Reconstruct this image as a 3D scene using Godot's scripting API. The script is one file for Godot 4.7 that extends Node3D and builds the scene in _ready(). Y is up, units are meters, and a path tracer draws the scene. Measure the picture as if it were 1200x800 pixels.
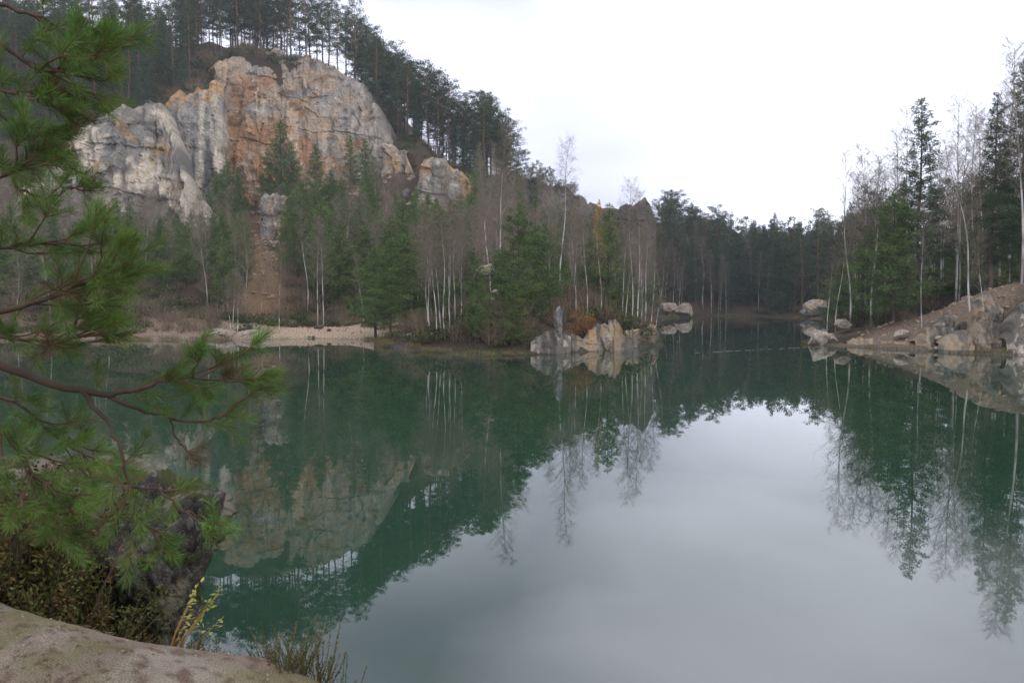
extends Node3D

const EYE := 3.6          # camera height above the lake, metres
const FOCAL := 915.0      # focal length in pixels of a 1200 x 800 frame
const PITCH := 0.0524     # camera looks 3 degrees down

var rng := RandomNumberGenerator.new()
var noise_broad := FastNoiseLite.new()
var noise_mid := FastNoiseLite.new()
var noise_fine := FastNoiseLite.new()
var noise_ridge := FastNoiseLite.new()
var noise_block := FastNoiseLite.new()
var taken := {}
var M := {}
var shore := PackedVector2Array()   # lake outline in plan, x and distance ahead
var knots := PackedVector3Array()   # terrain control points: x, height, distance ahead


# ---------------------------------------------------------------- mesh collector
class Shape:
	var v := PackedVector3Array()
	var n := PackedVector3Array()
	var c := PackedColorArray()
	var i := PackedInt32Array()
	var smooth := true

	func tri(a: Vector3, b: Vector3, d: Vector3, col: Color) -> void:
		v.push_back(a); v.push_back(b); v.push_back(d)
		c.push_back(col); c.push_back(col); c.push_back(col)

	func sliver(at: Vector3, along: Vector3, side: Vector3, col: Color) -> void:
		v.push_back(at - side); v.push_back(at + side); v.push_back(at + along)
		c.push_back(col); c.push_back(col); c.push_back(col)

	func blade(at: Vector3, along: Vector3, side: Vector3, col: Color) -> void:
		var m := at + along * 0.45
		v.push_back(at); v.push_back(m + side); v.push_back(m - side)
		v.push_back(m - side); v.push_back(m + side); v.push_back(at + along)
		for k in 6: c.push_back(col)

	func tube(pts: PackedVector3Array, radii: PackedFloat32Array, sides: int, cols: PackedColorArray) -> void:
		var first := v.size()
		var count := pts.size()
		for k in count:
			var d := (pts[mini(k + 1, count - 1)] - pts[maxi(k - 1, 0)]).normalized()
			var a := d.cross(Vector3(0.31, 0.2, 0.93)).normalized()
			var b := d.cross(a)
			for s in sides:
				var t := TAU * s / sides
				var o := a * cos(t) + b * sin(t)
				v.push_back(pts[k] + o * radii[k]); n.push_back(o)
				c.push_back(cols[k])
		for k in count - 1:
			for s in sides:
				var p := first + k * sides + s
				var q := first + k * sides + (s + 1) % sides
				i.append_array([p, p + sides, q, q, p + sides, q + sides])

	func sheet(cols_n: int, rows_n: int) -> void:    # index a grid that was pushed row by row from the start of the shape
		for r in rows_n - 1:
			for k in cols_n - 1:
				var p := r * cols_n + k
				i.append_array([p, p + cols_n, p + 1, p + 1, p + cols_n, p + cols_n + 1])

	func face_normals() -> void:
		n.resize(v.size()); n.fill(Vector3.ZERO)
		for k in range(0, i.size(), 3):
			var f := (v[i[k + 2]] - v[i[k]]).cross(v[i[k + 1]] - v[i[k]])
			for j in 3: n[i[k + j]] += f
		for k in n.size(): n[k] = n[k].normalized()

	func made() -> ArrayMesh:
		var a := []
		a.resize(Mesh.ARRAY_MAX)
		a[Mesh.ARRAY_VERTEX] = v
		a[Mesh.ARRAY_COLOR] = c
		if n.size() == v.size(): a[Mesh.ARRAY_NORMAL] = n
		if i.size(): a[Mesh.ARRAY_INDEX] = i
		var m := ArrayMesh.new()
		m.add_surface_from_arrays(Mesh.PRIMITIVE_TRIANGLES, a)
		return m


# ---------------------------------------------------------------- naming
func numbered(called: String) -> String:
	var k: int = taken.get(called, 0)
	taken[called] = k + 1
	return called if k == 0 else "%s_%03d" % [called, k]


func piece(called: String, mesh: Mesh, m: Material, parent: Node3D) -> MeshInstance3D:
	var o := MeshInstance3D.new()
	o.name = called
	o.mesh = mesh
	o.material_override = m
	parent.add_child(o, true)
	return o


func thing(called: String, label: String, category: String, at := Vector3.ZERO, group := "") -> Node3D:
	var o := Node3D.new()
	o.name = numbered(called)
	add_child(o)
	o.position = at
	tag(o, label, category, group)
	return o


func tag(o: Node3D, label: String, category: String, group := "") -> void:
	o.set_meta("label", label)
	o.set_meta("category", category)
	if group: o.set_meta("group", group)


func single(called: String, mesh: Mesh, m: Material, label: String, category: String, at := Vector3.ZERO, group := "") -> MeshInstance3D:
	var o := piece(numbered(called), mesh, m, self)
	o.position = at
	tag(o, label, category, group)
	return o


func setting(called: String, mesh: Mesh, m: Material) -> MeshInstance3D:
	var o := piece(called, mesh, m, self)
	o.set_meta("kind", "structure")
	return o


# ---------------------------------------------------------------- placing
func spot(px: float, py: float, far: float) -> Vector3:    # the point that lies far metres ahead, at that bearing and elevation
	var y := (400.0 - py) / FOCAL
	var d := Vector3((px - 600.0) / FOCAL, y * cos(PITCH) - sin(PITCH), -(cos(PITCH) + y * sin(PITCH)))
	return Vector3(0, EYE, 0) + d * (far / -d.z)


func across(px: float, far: float) -> float:
	return (px - 600.0) / FOCAL * far


func on_ground(px: float, far: float) -> Vector3:
	var x := across(px, far)
	return Vector3(x, height(x, far), -far)


func edge_distance(p: Vector2) -> float:
	var best := 1e9
	for k in shore.size():
		var a := shore[k]
		var ab := shore[(k + 1) % shore.size()] - a
		var t := clampf((p - a).dot(ab) / ab.length_squared(), 0.0, 1.0)
		best = minf(best, (a + ab * t - p).length_squared())
	return sqrt(best)


func height(x: float, far: float) -> float:
	var p := Vector2(x, far)
	var d := edge_distance(p + Vector2(noise_mid.get_noise_2d(x * 2.0, far * 2.0), noise_mid.get_noise_2d(x * 2.0 + 90.0, far * 2.0)) * 0.9)
	if Geometry2D.is_point_in_polygon(p, shore):
		var shelf := lerpf(0.5, 0.085, smoothstep(-4.5, 1.5, x - far * 0.05) * (1.0 - smoothstep(22.0, 50.0, far)))
		return -minf(d * shelf, 3.0) - 0.12
	if far < 12.0 and absf(x) < 9.0: return -0.6
	var sum := 0.0
	var weight := 0.0
	for k in knots:
		var r := (k.x - x) * (k.x - x) + (k.z - far) * (k.z - far) + 4.0
		var w := 1.0 / (r * r)
		sum += w * k.y
		weight += w
	var h := sum / weight
	h += noise_mid.get_noise_2d(x, far) * minf(1.6, d * 0.12) + noise_broad.get_noise_2d(x, far) * minf(3.0, d * 0.06)
	var px := x / maxf(far, 1.0) * FOCAL + 600.0
	if px > 258.0 and px < 456.0 and far > 130.0 and far < 176.0:    # the floor of the quarry
		var floor_h := 13.0 + (far - 134.0) * 0.36 + maxf(0.0, px - 330.0) * 0.055
		h = minf(h, floor_h + noise_mid.get_noise_2d(x, far) * 1.2)
	if px > -40.0 and px < 268.0 and far > 118.0 and far < 143.0:
		h = minf(h, 9.5 + (far - 118.0) * 0.42 + noise_mid.get_noise_2d(x, far) * 1.2)
	return maxf(minf(h, 0.12 + d * 0.75), 0.10 + minf(d * 0.05, 1.0))


func _ready() -> void:
	rng.seed = 20
	set_up_noise()
	set_up_view()
	set_up_materials()
	set_up_land()
	build_water()
	build_terrain()
	build_cliffs()
	build_shore_rocks()
	build_forest()
	build_ground_cover()
	build_near_bank()
	build_near_pine()


func set_up_noise() -> void:
	for a in [[noise_broad, 3, 0.018, 3], [noise_mid, 7, 0.07, 3], [noise_fine, 11, 0.35, 3], [noise_ridge, 5, 0.06, 4]]:
		var f: FastNoiseLite = a[0]
		f.noise_type = FastNoiseLite.TYPE_SIMPLEX_SMOOTH
		f.seed = a[1]
		f.frequency = a[2]
		f.fractal_octaves = a[3]
	noise_ridge.fractal_type = FastNoiseLite.FRACTAL_RIDGED
	noise_block.noise_type = FastNoiseLite.TYPE_CELLULAR
	noise_block.cellular_return_type = FastNoiseLite.RETURN_CELL_VALUE
	noise_block.cellular_jitter = 0.9
	noise_block.frequency = 0.2
	noise_block.fractal_type = FastNoiseLite.FRACTAL_NONE
	noise_block.seed = 17


func set_up_view() -> void:
	var cam := Camera3D.new()
	cam.name = "camera"
	cam.position = Vector3(0, EYE, 0)
	cam.rotation.x = -PITCH
	cam.fov = rad_to_deg(2.0 * atan(400.0 / FOCAL))
	cam.near = 0.1
	cam.far = 2000.0
	var lens := CameraAttributesPhysical.new()
	lens.frustum_focal_length = 24.0 / (2.0 * tan(deg_to_rad(cam.fov) / 2.0))
	lens.frustum_focus_distance = 55.0
	lens.exposure_aperture = 8.0
	lens.frustum_near = 0.1
	lens.frustum_far = 2000.0
	cam.attributes = lens
	add_child(cam)
	cam.current = true

	var env := Environment.new()
	env.background_mode = Environment.BG_SKY
	env.tonemap_mode = Environment.TONE_MAPPER_LINEAR
	env.tonemap_exposure = 1.2
	env.sdfgi_enabled = true
	env.ssao_enabled = true
	env.ssil_enabled = true
	env.fog_enabled = true
	env.fog_density = 0.0003
	env.fog_light_color = Color(0.92, 0.94, 0.95)
	var clouds := FastNoiseLite.new()
	clouds.noise_type = FastNoiseLite.TYPE_SIMPLEX_SMOOTH
	clouds.seed = 31
	clouds.frequency = 1.15
	clouds.fractal_octaves = 5
	clouds.fractal_gain = 0.42
	var im := Image.create(1024, 512, false, Image.FORMAT_RGBF)
	for y in 512:
		var up := (0.5 - (y + 0.5) / 512.0) * PI
		for x in 1024:
			var round_ := (x + 0.5) / 1024.0 * TAU
			var d := Vector3(cos(round_) * cos(up), sin(up) * 2.6, sin(round_) * cos(up))
			var cloud := clouds.get_noise_3dv(d * 1.0)
			var soft := clouds.get_noise_3dv(d * 0.45 + Vector3(9, 4, 2))
			var light := 1.26 + 0.85 * cloud + 0.55 * soft
			var tone := Color(0.945, 0.975, 1.11).lerp(Color(0.90, 0.935, 1.16), clampf(0.5 - cloud * 1.4, 0.0, 1.0))
			im.set_pixel(x, y, Color(tone.r * light, tone.g * light, tone.b * light))
	var pano := PanoramaSkyMaterial.new()
	pano.panorama = ImageTexture.create_from_image(im)
	var sky := Sky.new()
	sky.sky_material = pano
	env.sky = sky
	var around := WorldEnvironment.new()
	around.name = "daylight"
	around.environment = env
	add_child(around)

	var sun := DirectionalLight3D.new()
	sun.name = "sun"
	sun.light_energy = 0.2
	sun.light_angular_distance = 40.0
	sun.light_color = Color(1.0, 0.98, 0.95)
	sun.shadow_enabled = true
	sun.rotation_degrees = Vector3(-52, 35, 0)
	add_child(sun)


# ---------------------------------------------------------------- materials
func grain(seed_: int, freq: float, low: float, high: float, size := 512) -> NoiseTexture2D:
	var f := FastNoiseLite.new()
	f.noise_type = FastNoiseLite.TYPE_SIMPLEX_SMOOTH
	f.seed = seed_
	f.frequency = freq
	f.fractal_octaves = 5
	f.fractal_gain = 0.6
	var t := NoiseTexture2D.new()
	t.width = size
	t.height = size
	t.seamless = true
	t.noise = f
	var g := Gradient.new()
	g.set_color(0, Color(low, low, low))
	g.set_color(1, Color(high, high, high))
	t.color_ramp = g
	return t


func painted(called: String, rough: float, tex: Texture2D = null, scale := 1.0, relief := 0.0) -> StandardMaterial3D:
	var m := StandardMaterial3D.new()
	m.resource_name = called
	m.vertex_color_use_as_albedo = true
	m.roughness = rough
	m.metallic_specular = 0.25
	if tex:
		m.albedo_texture = tex
		m.uv1_triplanar = true
		m.uv1_world_triplanar = true
		m.uv1_scale = Vector3.ONE * scale
		if relief > 0.0:
			m.heightmap_enabled = true
			m.heightmap_texture = tex
			m.heightmap_scale = relief
	return m


func set_up_materials() -> void:
	var coarse := grain(2, 0.02, 0.58, 1.0)
	var lichen := grain(9, 0.07, 0.42, 1.0, 1024)
	var litter := grain(4, 0.045, 0.25, 1.0)
	M.ground = painted("forest floor", 0.95, litter, 0.22, 12.0)
	M.bed = painted("silt and sand", 1.0)
	M.rock = painted("sandstone", 0.92, coarse, 0.16, 14.0)
	M.boulder = painted("weathered boulder stone", 0.92, coarse, 0.6, 6.0)
	M.near_rock = painted("lichened stone", 0.95, lichen, 0.9, 3.0)
	M.near_ground = painted("sandy ledge", 0.95, lichen, 1.2, 1.6)
	M.bark = painted("bark", 0.95)
	M.birch = painted("birch bark", 0.8)
	M.twigs = painted("bare twigs", 0.9)
	M.needles = painted("needles", 0.75)
	M.needles.backlight_enabled = true
	M.needles.backlight = Color(0.45, 0.5, 0.3)
	M.leaves = painted("leaves", 0.8)
	M.leaves.backlight_enabled = true
	M.leaves.backlight = Color(0.5, 0.5, 0.3)
	var w := StandardMaterial3D.new()
	w.resource_name = "lake water"
	w.transparency = BaseMaterial3D.TRANSPARENCY_ALPHA
	w.albedo_color = Color(Color(0.014, 0.046, 0.025).linear_to_srgb(), 0.5)
	w.roughness = 0.0
	w.metallic_specular = 0.5
	var ripple := FastNoiseLite.new()
	ripple.noise_type = FastNoiseLite.TYPE_SIMPLEX_SMOOTH
	ripple.seed = 8
	ripple.frequency = 0.012
	ripple.fractal_octaves = 4
	var rt := NoiseTexture2D.new()
	rt.width = 1024
	rt.height = 1024
	rt.seamless = true
	rt.as_normal_map = true
	rt.bump_strength = 6.0
	rt.noise = ripple
	w.normal_enabled = true
	w.normal_texture = rt
	w.normal_scale = 0.0014
	w.uv1_scale = Vector3(34, 26, 1)
	M.water = w


# ---------------------------------------------------------------- land
func set_up_land() -> void:
	for p in [[-44, 70], [-52, 58], [-46, 30], [-22, 15], [-9, 11], [-5.0, 9.6], [-3.4, 8.6], [-2.6, 7.0], [-1.7, 5.4], [-0.7, 4.2], [0.4, 3.3], [3, 1.5], [10, -2], [30, -4], [46, 18], [42, 42],
			[34.2, 50.5], [31, 54], [28, 57.5], [25.8, 61], [24.4, 63], [24.4, 65.5], [26.5, 68], [33.5, 80], [48, 115], [63, 150], [59.5, 158], [59.5, 166], [55, 178], [47, 184], [39, 183], [33, 168], [28, 155], [19, 110], [13.6, 76], [12.8, 67],
			[12.0, 62.5], [9.5, 58.6], [7, 56.2], [3.5, 53.2], [1.6, 51.6], [-1, 50.2], [-3.2, 51.5], [-6, 54.5], [-9.4, 60], [-10.9, 63], [-12, 69], [-14, 72.5], [-19, 74], [-26, 71.3], [-34, 71]]:
		shore.push_back(Vector2(p[0], p[1]))
	for p in shore: knots.push_back(Vector3(p.x, 0.1, p.y))
	# bearing, elevation, distance of ground that shows in the photograph
	for a in [[380, 379, 80], [330, 384, 78], [270, 374, 80], [300, 366, 86], [230, 340, 92], [180, 345, 92], [120, 350, 95], [420, 370, 88], [60, 350, 90], [0, 345, 95],
			[300, 335, 100], [380, 330, 105], [450, 335, 105], [180, 310, 112], [80, 310, 112], [0, 300, 115], [330, 295, 125], [250, 300, 122], [400, 290, 128], [480, 300, 125], [540, 315, 115],
			[100, 268, 130], [30, 262, 132], [180, 268, 130], [-60, 240, 135], [-160, 220, 140], [255, 260, 142], [300, 280, 138], [350, 275, 138], [420, 260, 142], [500, 265, 145], [550, 265, 146], [600, 285, 140], [660, 305, 130],
			[210, 222, 145], [330, 232, 157], [300, 262, 152], [380, 215, 160], [440, 210, 160], [470, 212, 158], [520, 240, 152],
			[100, 135, 150], [50, 165, 148], [0, 175, 150], [165, 122, 152], [225, 105, 158], [-80, 140, 155],
			[150, 85, 168], [60, 85, 172], [0, 85, 175], [-100, 80, 180], [200, 84, 172], [240, 76, 180], [300, 64, 184], [360, 70, 184], [410, 96, 182], [440, 132, 180],
			[150, 50, 200], [250, 66, 205], [60, 20, 210], [-60, 0, 215], [330, 68, 210], [400, 88, 205],
			[475, 170, 176], [540, 192, 178], [600, 207, 180], [650, 218, 182], [690, 236, 184], [730, 242, 186], [765, 250, 188],
			[560, 215, 165], [620, 250, 160], [680, 275, 158], [730, 300, 160], [760, 330, 158],
			[475, 190, 230], [600, 215, 230], [700, 245, 230], [790, 285, 205], [820, 320, 205], [800, 260, 260],
			[860, 352, 195], [930, 350, 195], [1000, 345, 195], [860, 330, 230], [940, 330, 230], [860, 310, 300], [960, 310, 300], [700, 260, 300], [500, 200, 300], [300, 100, 300], [100, 70, 300],
			[985, 352, 165], [1010, 340, 150], [1100, 335, 150], [1200, 325, 140], [1010, 350, 110], [1100, 335, 105], [1220, 315, 100], [1000, 366, 82], [1060, 352, 82], [1130, 338, 78], [1200, 322, 74], [1290, 300, 70],
			[1010, 388, 68], [1060, 382, 66], [1110, 372, 64], [1150, 352, 62], [1195, 334, 58], [1260, 320, 56], [1330, 300, 60], [1350, 270, 110], [1300, 280, 180], [1100, 310, 220],
			[560, 358, 61], [590, 340, 65], [620, 330, 67], [660, 345, 65], [700, 365, 65], [730, 380, 65], [510, 385, 62], [600, 365, 58], [650, 380, 60], [470, 393, 64], [480, 372, 78], [560, 345, 85], [640, 345, 85], [520, 340, 95], [620, 335, 105], [700, 340, 105], [690, 355, 80], [720, 335, 130]]:
		var p := spot(a[0], a[1], a[2])
		knots.push_back(Vector3(p.x, p.y, a[2]))
	for a in [[-60, 3, 60], [-70, 3, 30], [-40, 2.5, 8], [-15, 2.5, 2], [-10, 2.0, 6], [-6, 1.4, 7.5], [60, 4, 20], [60, 5, 40], [20, 2, -14], [0, 2, -14], [-30, 3, -14]]:
		knots.push_back(Vector3(a[0], a[1], a[2]))


func build_water() -> void:
	var p := PlaneMesh.new()
	p.size = Vector2(460, 360)
	var o := setting("water", p, M.water)
	o.position = Vector3(0, 0, -140)


func steps(a: float, b: float, step: float) -> Array:
	var r := []
	var x := a
	while x < b - 1e-4:
		r.append(x)
		x += step
	return r


func ground_color(x: float, far: float, h: float) -> Color:
	var a := noise_mid.get_noise_2d(x * 1.3 + 40.0, far * 1.3)
	var b := noise_fine.get_noise_2d(x * 0.8, far * 0.8)
	if h < -0.1:    # the lake bottom: green silt, pale sand in the near shallows
		var silt := Color(0.012, 0.046, 0.023).lerp(Color(0.018, 0.052, 0.025), smoothstep(-0.2, 0.3, a + b))
		var sandy := smoothstep(-1.9, -0.4, h + (a + b * 0.5) * 0.3) if far < 45.0 else 0.35 * smoothstep(-0.7, -0.2, h + b * 0.3)
		if far < 45.0: sandy *= smoothstep(-1.4, 1.2, x - far * 0.04 + (a + b) * 0.8)
		return silt.lerp(Color(0.46, 0.445, 0.41), sandy)
	var col := Color(0.14, 0.10, 0.065).lerp(Color(0.215, 0.135, 0.083), smoothstep(-0.1, 0.45, a + b * 0.5))
	col = col.lerp(Color(0.085, 0.09, 0.04), smoothstep(0.05, 0.4, b - a * 0.8))
	# sand and trodden earth of the beach
	var beach := Vector2((x + 19.0) / 11.0, (far - 78.0) / 7.5).length() + b * 0.35
	var path := absf(far - 90.0 - (x + 38.0) * 0.05) / 1.3 + b * 0.4 + maxf(0.0, absf(x + 36.0) - 9.0)
	col = col.lerp(Color(0.86, 0.64, 0.43), 1.0 - smoothstep(0.75, 1.15, beach))
	col = col.lerp(Color(0.46, 0.33, 0.25), 0.8 * (1.0 - smoothstep(0.7, 1.2, path)))
	if far < 84.0 and far > 68.0 and x < -22.0:
		col = col.lerp(Color(0.62, 0.46, 0.325), 0.85 * (1.0 - smoothstep(0.9, 2.2, h + b * 0.8)))
	# gully of orange sand below the cliff
	var gully := absf(x - lerpf(-28.0, -48.0, smoothstep(80.0, 150.0, far))) / 3.5 + b * 0.6
	if far > 84.0 and far < 165.0:
		col = col.lerp(Color(0.48, 0.31, 0.17).lerp(Color(0.38, 0.23, 0.12), smoothstep(-0.2, 0.2, a - b)), 0.85 * (1.0 - smoothstep(0.6, 1.3, gully)))
	# bare earth of the opposite bank
	if x > 22.0 and far < 90.0:
		col = col.lerp(Color(0.43, 0.315, 0.22), smoothstep(-0.35, 0.1, a + b * 0.4) * (1.0 - smoothstep(60.0, 78.0, far)))
	# grass and rushes at the water
	if h < 0.35:
		col = col.lerp(Color(0.17, 0.125, 0.06), 0.5 * smoothstep(-0.2, 0.2, b + a) * (1.0 - (1.0 if beach < 1.0 else 0.0)))
	return col


func build_terrain() -> void:
	var xs := steps(-240, -64, 4.0) + steps(-64, 64, 1.0) + steps(64, 244, 4.0)
	var ds := steps(-16, 2, 3.0) + steps(2, 44, 1.5) + steps(44, 110, 1.0) + steps(110, 344, 3.0)
	var s := Shape.new()
	for far in ds:
		for x in xs:
			var h := height(x, far)
			s.v.push_back(Vector3(x, h, -far))
			s.c.push_back(ground_color(x, far, h))
	s.sheet(xs.size(), ds.size())
	s.face_normals()
	var bed := Shape.new()
	bed.v = s.v
	bed.n = s.n
	bed.c = s.c
	var land := PackedInt32Array()
	for k in range(0, s.i.size(), 3):
		var top := maxf(s.v[s.i[k]].y, maxf(s.v[s.i[k + 1]].y, s.v[s.i[k + 2]].y))
		if top < -0.1: bed.i.append_array([s.i[k], s.i[k + 1], s.i[k + 2]])
		else: land.append_array([s.i[k], s.i[k + 1], s.i[k + 2]])
	s.i = land
	setting("terrain", s.made(), M.ground)
	setting("lake_bed", bed.made(), M.bed)


# ---------------------------------------------------------------- cliffs
# a rock wall swept along stations [bearing, base distance, base elevation, top distance, top elevation]
func cliff(called: String, label: String, stations: Array, tone: int, rough: float, seed_: int, scale_ := 1.0) -> void:
	var base := PackedVector3Array()
	var top := PackedVector3Array()
	for a in stations:
		base.push_back(spot(a[0], a[2], a[1]))
		top.push_back(spot(a[0], a[4], a[3]))
	var total := 0.0
	var run := PackedFloat32Array([0.0])
	for k in base.size() - 1:
		total += maxf(0.5, Vector2(top[k].x - top[k + 1].x, (top[k].z - top[k + 1].z) * 0.5).length())
		run.push_back(total)
	var cell := 0.28 * lerpf(1.0, scale_, 0.85)
	var cols := int(total / cell) + 2
	var rows := 0
	for k in base.size(): rows = maxi(rows, int((top[k].y - base[k].y) / cell))
	var skirt := 8
	var back := 12
	var s := Shape.new()
	for r in range(-skirt, rows + back):
		for k in cols:
			var u := total * k / (cols - 1.0)
			var g := 0
			while g < run.size() - 2 and run[g + 1] < u: g += 1
			var t := (u - run[g]) / (run[g + 1] - run[g])
			t = lerpf(t, smoothstep(0.0, 1.0, t), 0.5)
			var b := base[g].lerp(base[g + 1], t)
			var e := top[g].lerp(top[g + 1], t)
			e.y += (noise_fine.get_noise_2d(u / scale_ * 0.7, seed_) * 1.3 + noise_mid.get_noise_2d(u / scale_ * 3.0, seed_ + 30) * 1.6) * scale_ * (1.0 if scale_ > 0.6 else 0.6)
			var f := clampf(r / (rows - 1.0), 0.0, 1.0)
			var p := b.lerp(e, f)
			if r < 0: p.y += r * cell * 2.0
			var out := Vector3(base[g + 1].z - base[g].z, 0, base[g].x - base[g + 1].x).normalized()
			if out.z < 0.0: out = -out
			out = (out + Vector3(0, 0, 0.6)).normalized() if scale_ > 0.6 else Vector3(0, 0, 1)
			var q := Vector3(u / scale_, p.y / scale_, seed_ * 50.0)
			var push := noise_mid.get_noise_3d(q.x * 0.9, q.y * 0.28, q.z) * 2.6
			push += (noise_ridge.get_noise_3d(q.x * 1.7, q.y * 0.35, q.z + 9.0) - 0.3) * 1.5
			push += noise_fine.get_noise_3d(q.x * 0.6, q.y * 0.5, q.z) * 0.9
			push += noise_fine.get_noise_3d(q.x * 1.8, q.y * 1.3, q.z) * 0.26
			var bed := noise_fine.get_noise_2d(q.y * 1.1 + push * 0.5, q.z)
			push += bed * 0.22
			var warp := noise_fine.get_noise_3d(q.x * 0.4, q.y * 0.4, q.z + 44.0) * 2.0
			push += noise_block.get_noise_3d(q.x * 1.1 + warp * 0.35, q.y * 0.13 + warp * 0.2, q.z) * 1.3
			push += noise_block.get_noise_3d(q.x * 2.8 + warp * 0.3, q.y * 0.55, q.z + 7.0) * 0.55
			push += noise_block.get_noise_3d(q.x * 0.5 + warp * 0.3, q.y * 1.9 + q.x * 0.25, q.z + 13.0) * 0.4
			push += noise_block.get_noise_3d(q.x * 5.0, q.y * 3.2, q.z + 17.0) * 0.2
			push -= 1.3 * smoothstep(0.72, 0.95, noise_ridge.get_noise_3d(q.x * 0.9 + warp * 0.6, q.y * 0.3, q.z + 21.0))
			push *= scale_
			var side := minf(k, cols - 1 - k) * cell
			push -= 4.0 * scale_ * pow(1.0 - clampf(side / 3.0 / scale_, 0.0, 1.0), 2.0)
			var over := r - (rows - 1)
			p += out * push * rough
			if f > 0.9: p -= out * pow((f - 0.9) * 10.0, 2.0) * 1.2 * scale_
			if over > 0:
				p -= out * over * 0.7 * scale_
				p.y -= over * over * 0.03 * scale_
			s.v.push_back(p)
			s.c.push_back(rock_color(tone, u / total, f, q, push))
	s.sheet(cols, rows + back + skirt)
	single(called, s.made(), M.rock if scale_ > 0.6 else M.boulder, label, "cliff" if scale_ > 0.6 else "rock")


func rock_color(tone: int, u: float, f: float, q: Vector3, _push: float) -> Color:
	var streak := noise_fine.get_noise_3d(q.x * 1.1, q.y * 0.12, q.z)
	var blotch := noise_mid.get_noise_3d(q.x * 1.6, q.y * 1.3, q.z + 70.0)
	var small := noise_fine.get_noise_3d(q.x * 1.3, q.y * 1.3, q.z + 20.0)
	var cream := Color(0.66, 0.57, 0.44)
	var grey := Color(0.27, 0.25, 0.215)
	var dark := Color(0.10, 0.095, 0.085)
	var ochre := Color(0.50, 0.31, 0.14)
	var rust := Color(0.46, 0.24, 0.11)
	var col := cream
	match tone:
		0:    # pale buttress with grey faces
			col = cream.lerp(grey, smoothstep(-0.12, 0.14, blotch + small * 0.35 - absf(u - 0.55) * 0.25 + 0.08))
			col = col.lerp(ochre, 0.75 * smoothstep(0.22, 0.5, noise_mid.get_noise_3d(q.x * 2.4, q.y * 2.0, q.z + 5.0) + small * 0.4))
			col = col.lerp(dark, 0.6 * smoothstep(0.28, 0.5, streak))
		1:    # grey wall with vertical streaks
			col = Color(0.36, 0.335, 0.295).lerp(cream, smoothstep(0.05, 0.4, streak + blotch * 0.4))
			col = col.lerp(dark, 0.8 * smoothstep(0.05, 0.35, -streak + blotch * 0.3))
			col = col.lerp(ochre, 0.9 * smoothstep(0.8, 0.97, f + small * 0.2))
		2:    # great orange and grey face
			col = Color(0.50, 0.375, 0.255).lerp(Color(0.39, 0.345, 0.285), smoothstep(-0.2, 0.2, blotch + (u - 0.5) * 0.6 + (f - 0.6) * 0.2))
			col = col.lerp(rust, 0.85 * smoothstep(0.0, 0.3, noise_mid.get_noise_3d(q.x * 1.1, q.y * 1.5, q.z + 33.0) + 0.50 - f * 0.5 - u * 0.42 + small * 0.4))
			col = col.lerp(cream, 0.6 * smoothstep(0.2, 0.42, small + blotch * 0.6))
			col = col.lerp(dark, 0.55 * smoothstep(0.3, 0.5, streak))
		3:    # broken tan rock
			col = Color(0.45, 0.36, 0.27).lerp(ochre, smoothstep(0.0, 0.35, blotch + small * 0.3))
			col = col.lerp(grey, smoothstep(0.02, 0.3, streak + small * 0.4))
			col = col.lerp(cream, 0.6 * smoothstep(0.2, 0.45, small))
		4:    # dark weathered crag
			col = Color(0.125, 0.115, 0.095).lerp(Color(0.24, 0.21, 0.165), smoothstep(-0.1, 0.35, blotch + small * 0.5))
	if tone == 5:    # grey shore rock with white chips
		col = Color(0.235, 0.205, 0.165).lerp(Color(0.11, 0.10, 0.085), smoothstep(-0.1, 0.3, streak + small * 0.5))
		col = col.lerp(Color(0.58, 0.50, 0.39), smoothstep(0.14, 0.34, blotch + small * 0.45))
	if tone == 6:    # tan shore rock with ochre stain
		col = Color(0.39, 0.315, 0.22).lerp(Color(0.18, 0.16, 0.13), smoothstep(-0.05, 0.25, blotch + streak * 0.5))
		col = col.lerp(Color(0.46, 0.27, 0.12), 0.8 * smoothstep(0.15, 0.4, small - blotch * 0.5))
	var block := noise_block.get_noise_3d(q.x * 2.8, q.y * 0.55, q.z + 7.0) * 0.7 + noise_block.get_noise_3d(q.x * 5.0, q.y * 3.2, q.z + 17.0) * 0.4
	col = Color(col.r * (1.0 + block * 0.22), col.g * (1.0 + block * 0.2), col.b * (1.0 + block * 0.17))
	var crack := noise_ridge.get_noise_3d(q.x * 1.2, q.y * 0.9, q.z + 3.0)
	col = col.lerp(Color(0.09, 0.075, 0.06), 0.55 * smoothstep(0.62, 0.85, crack))
	return col


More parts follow.
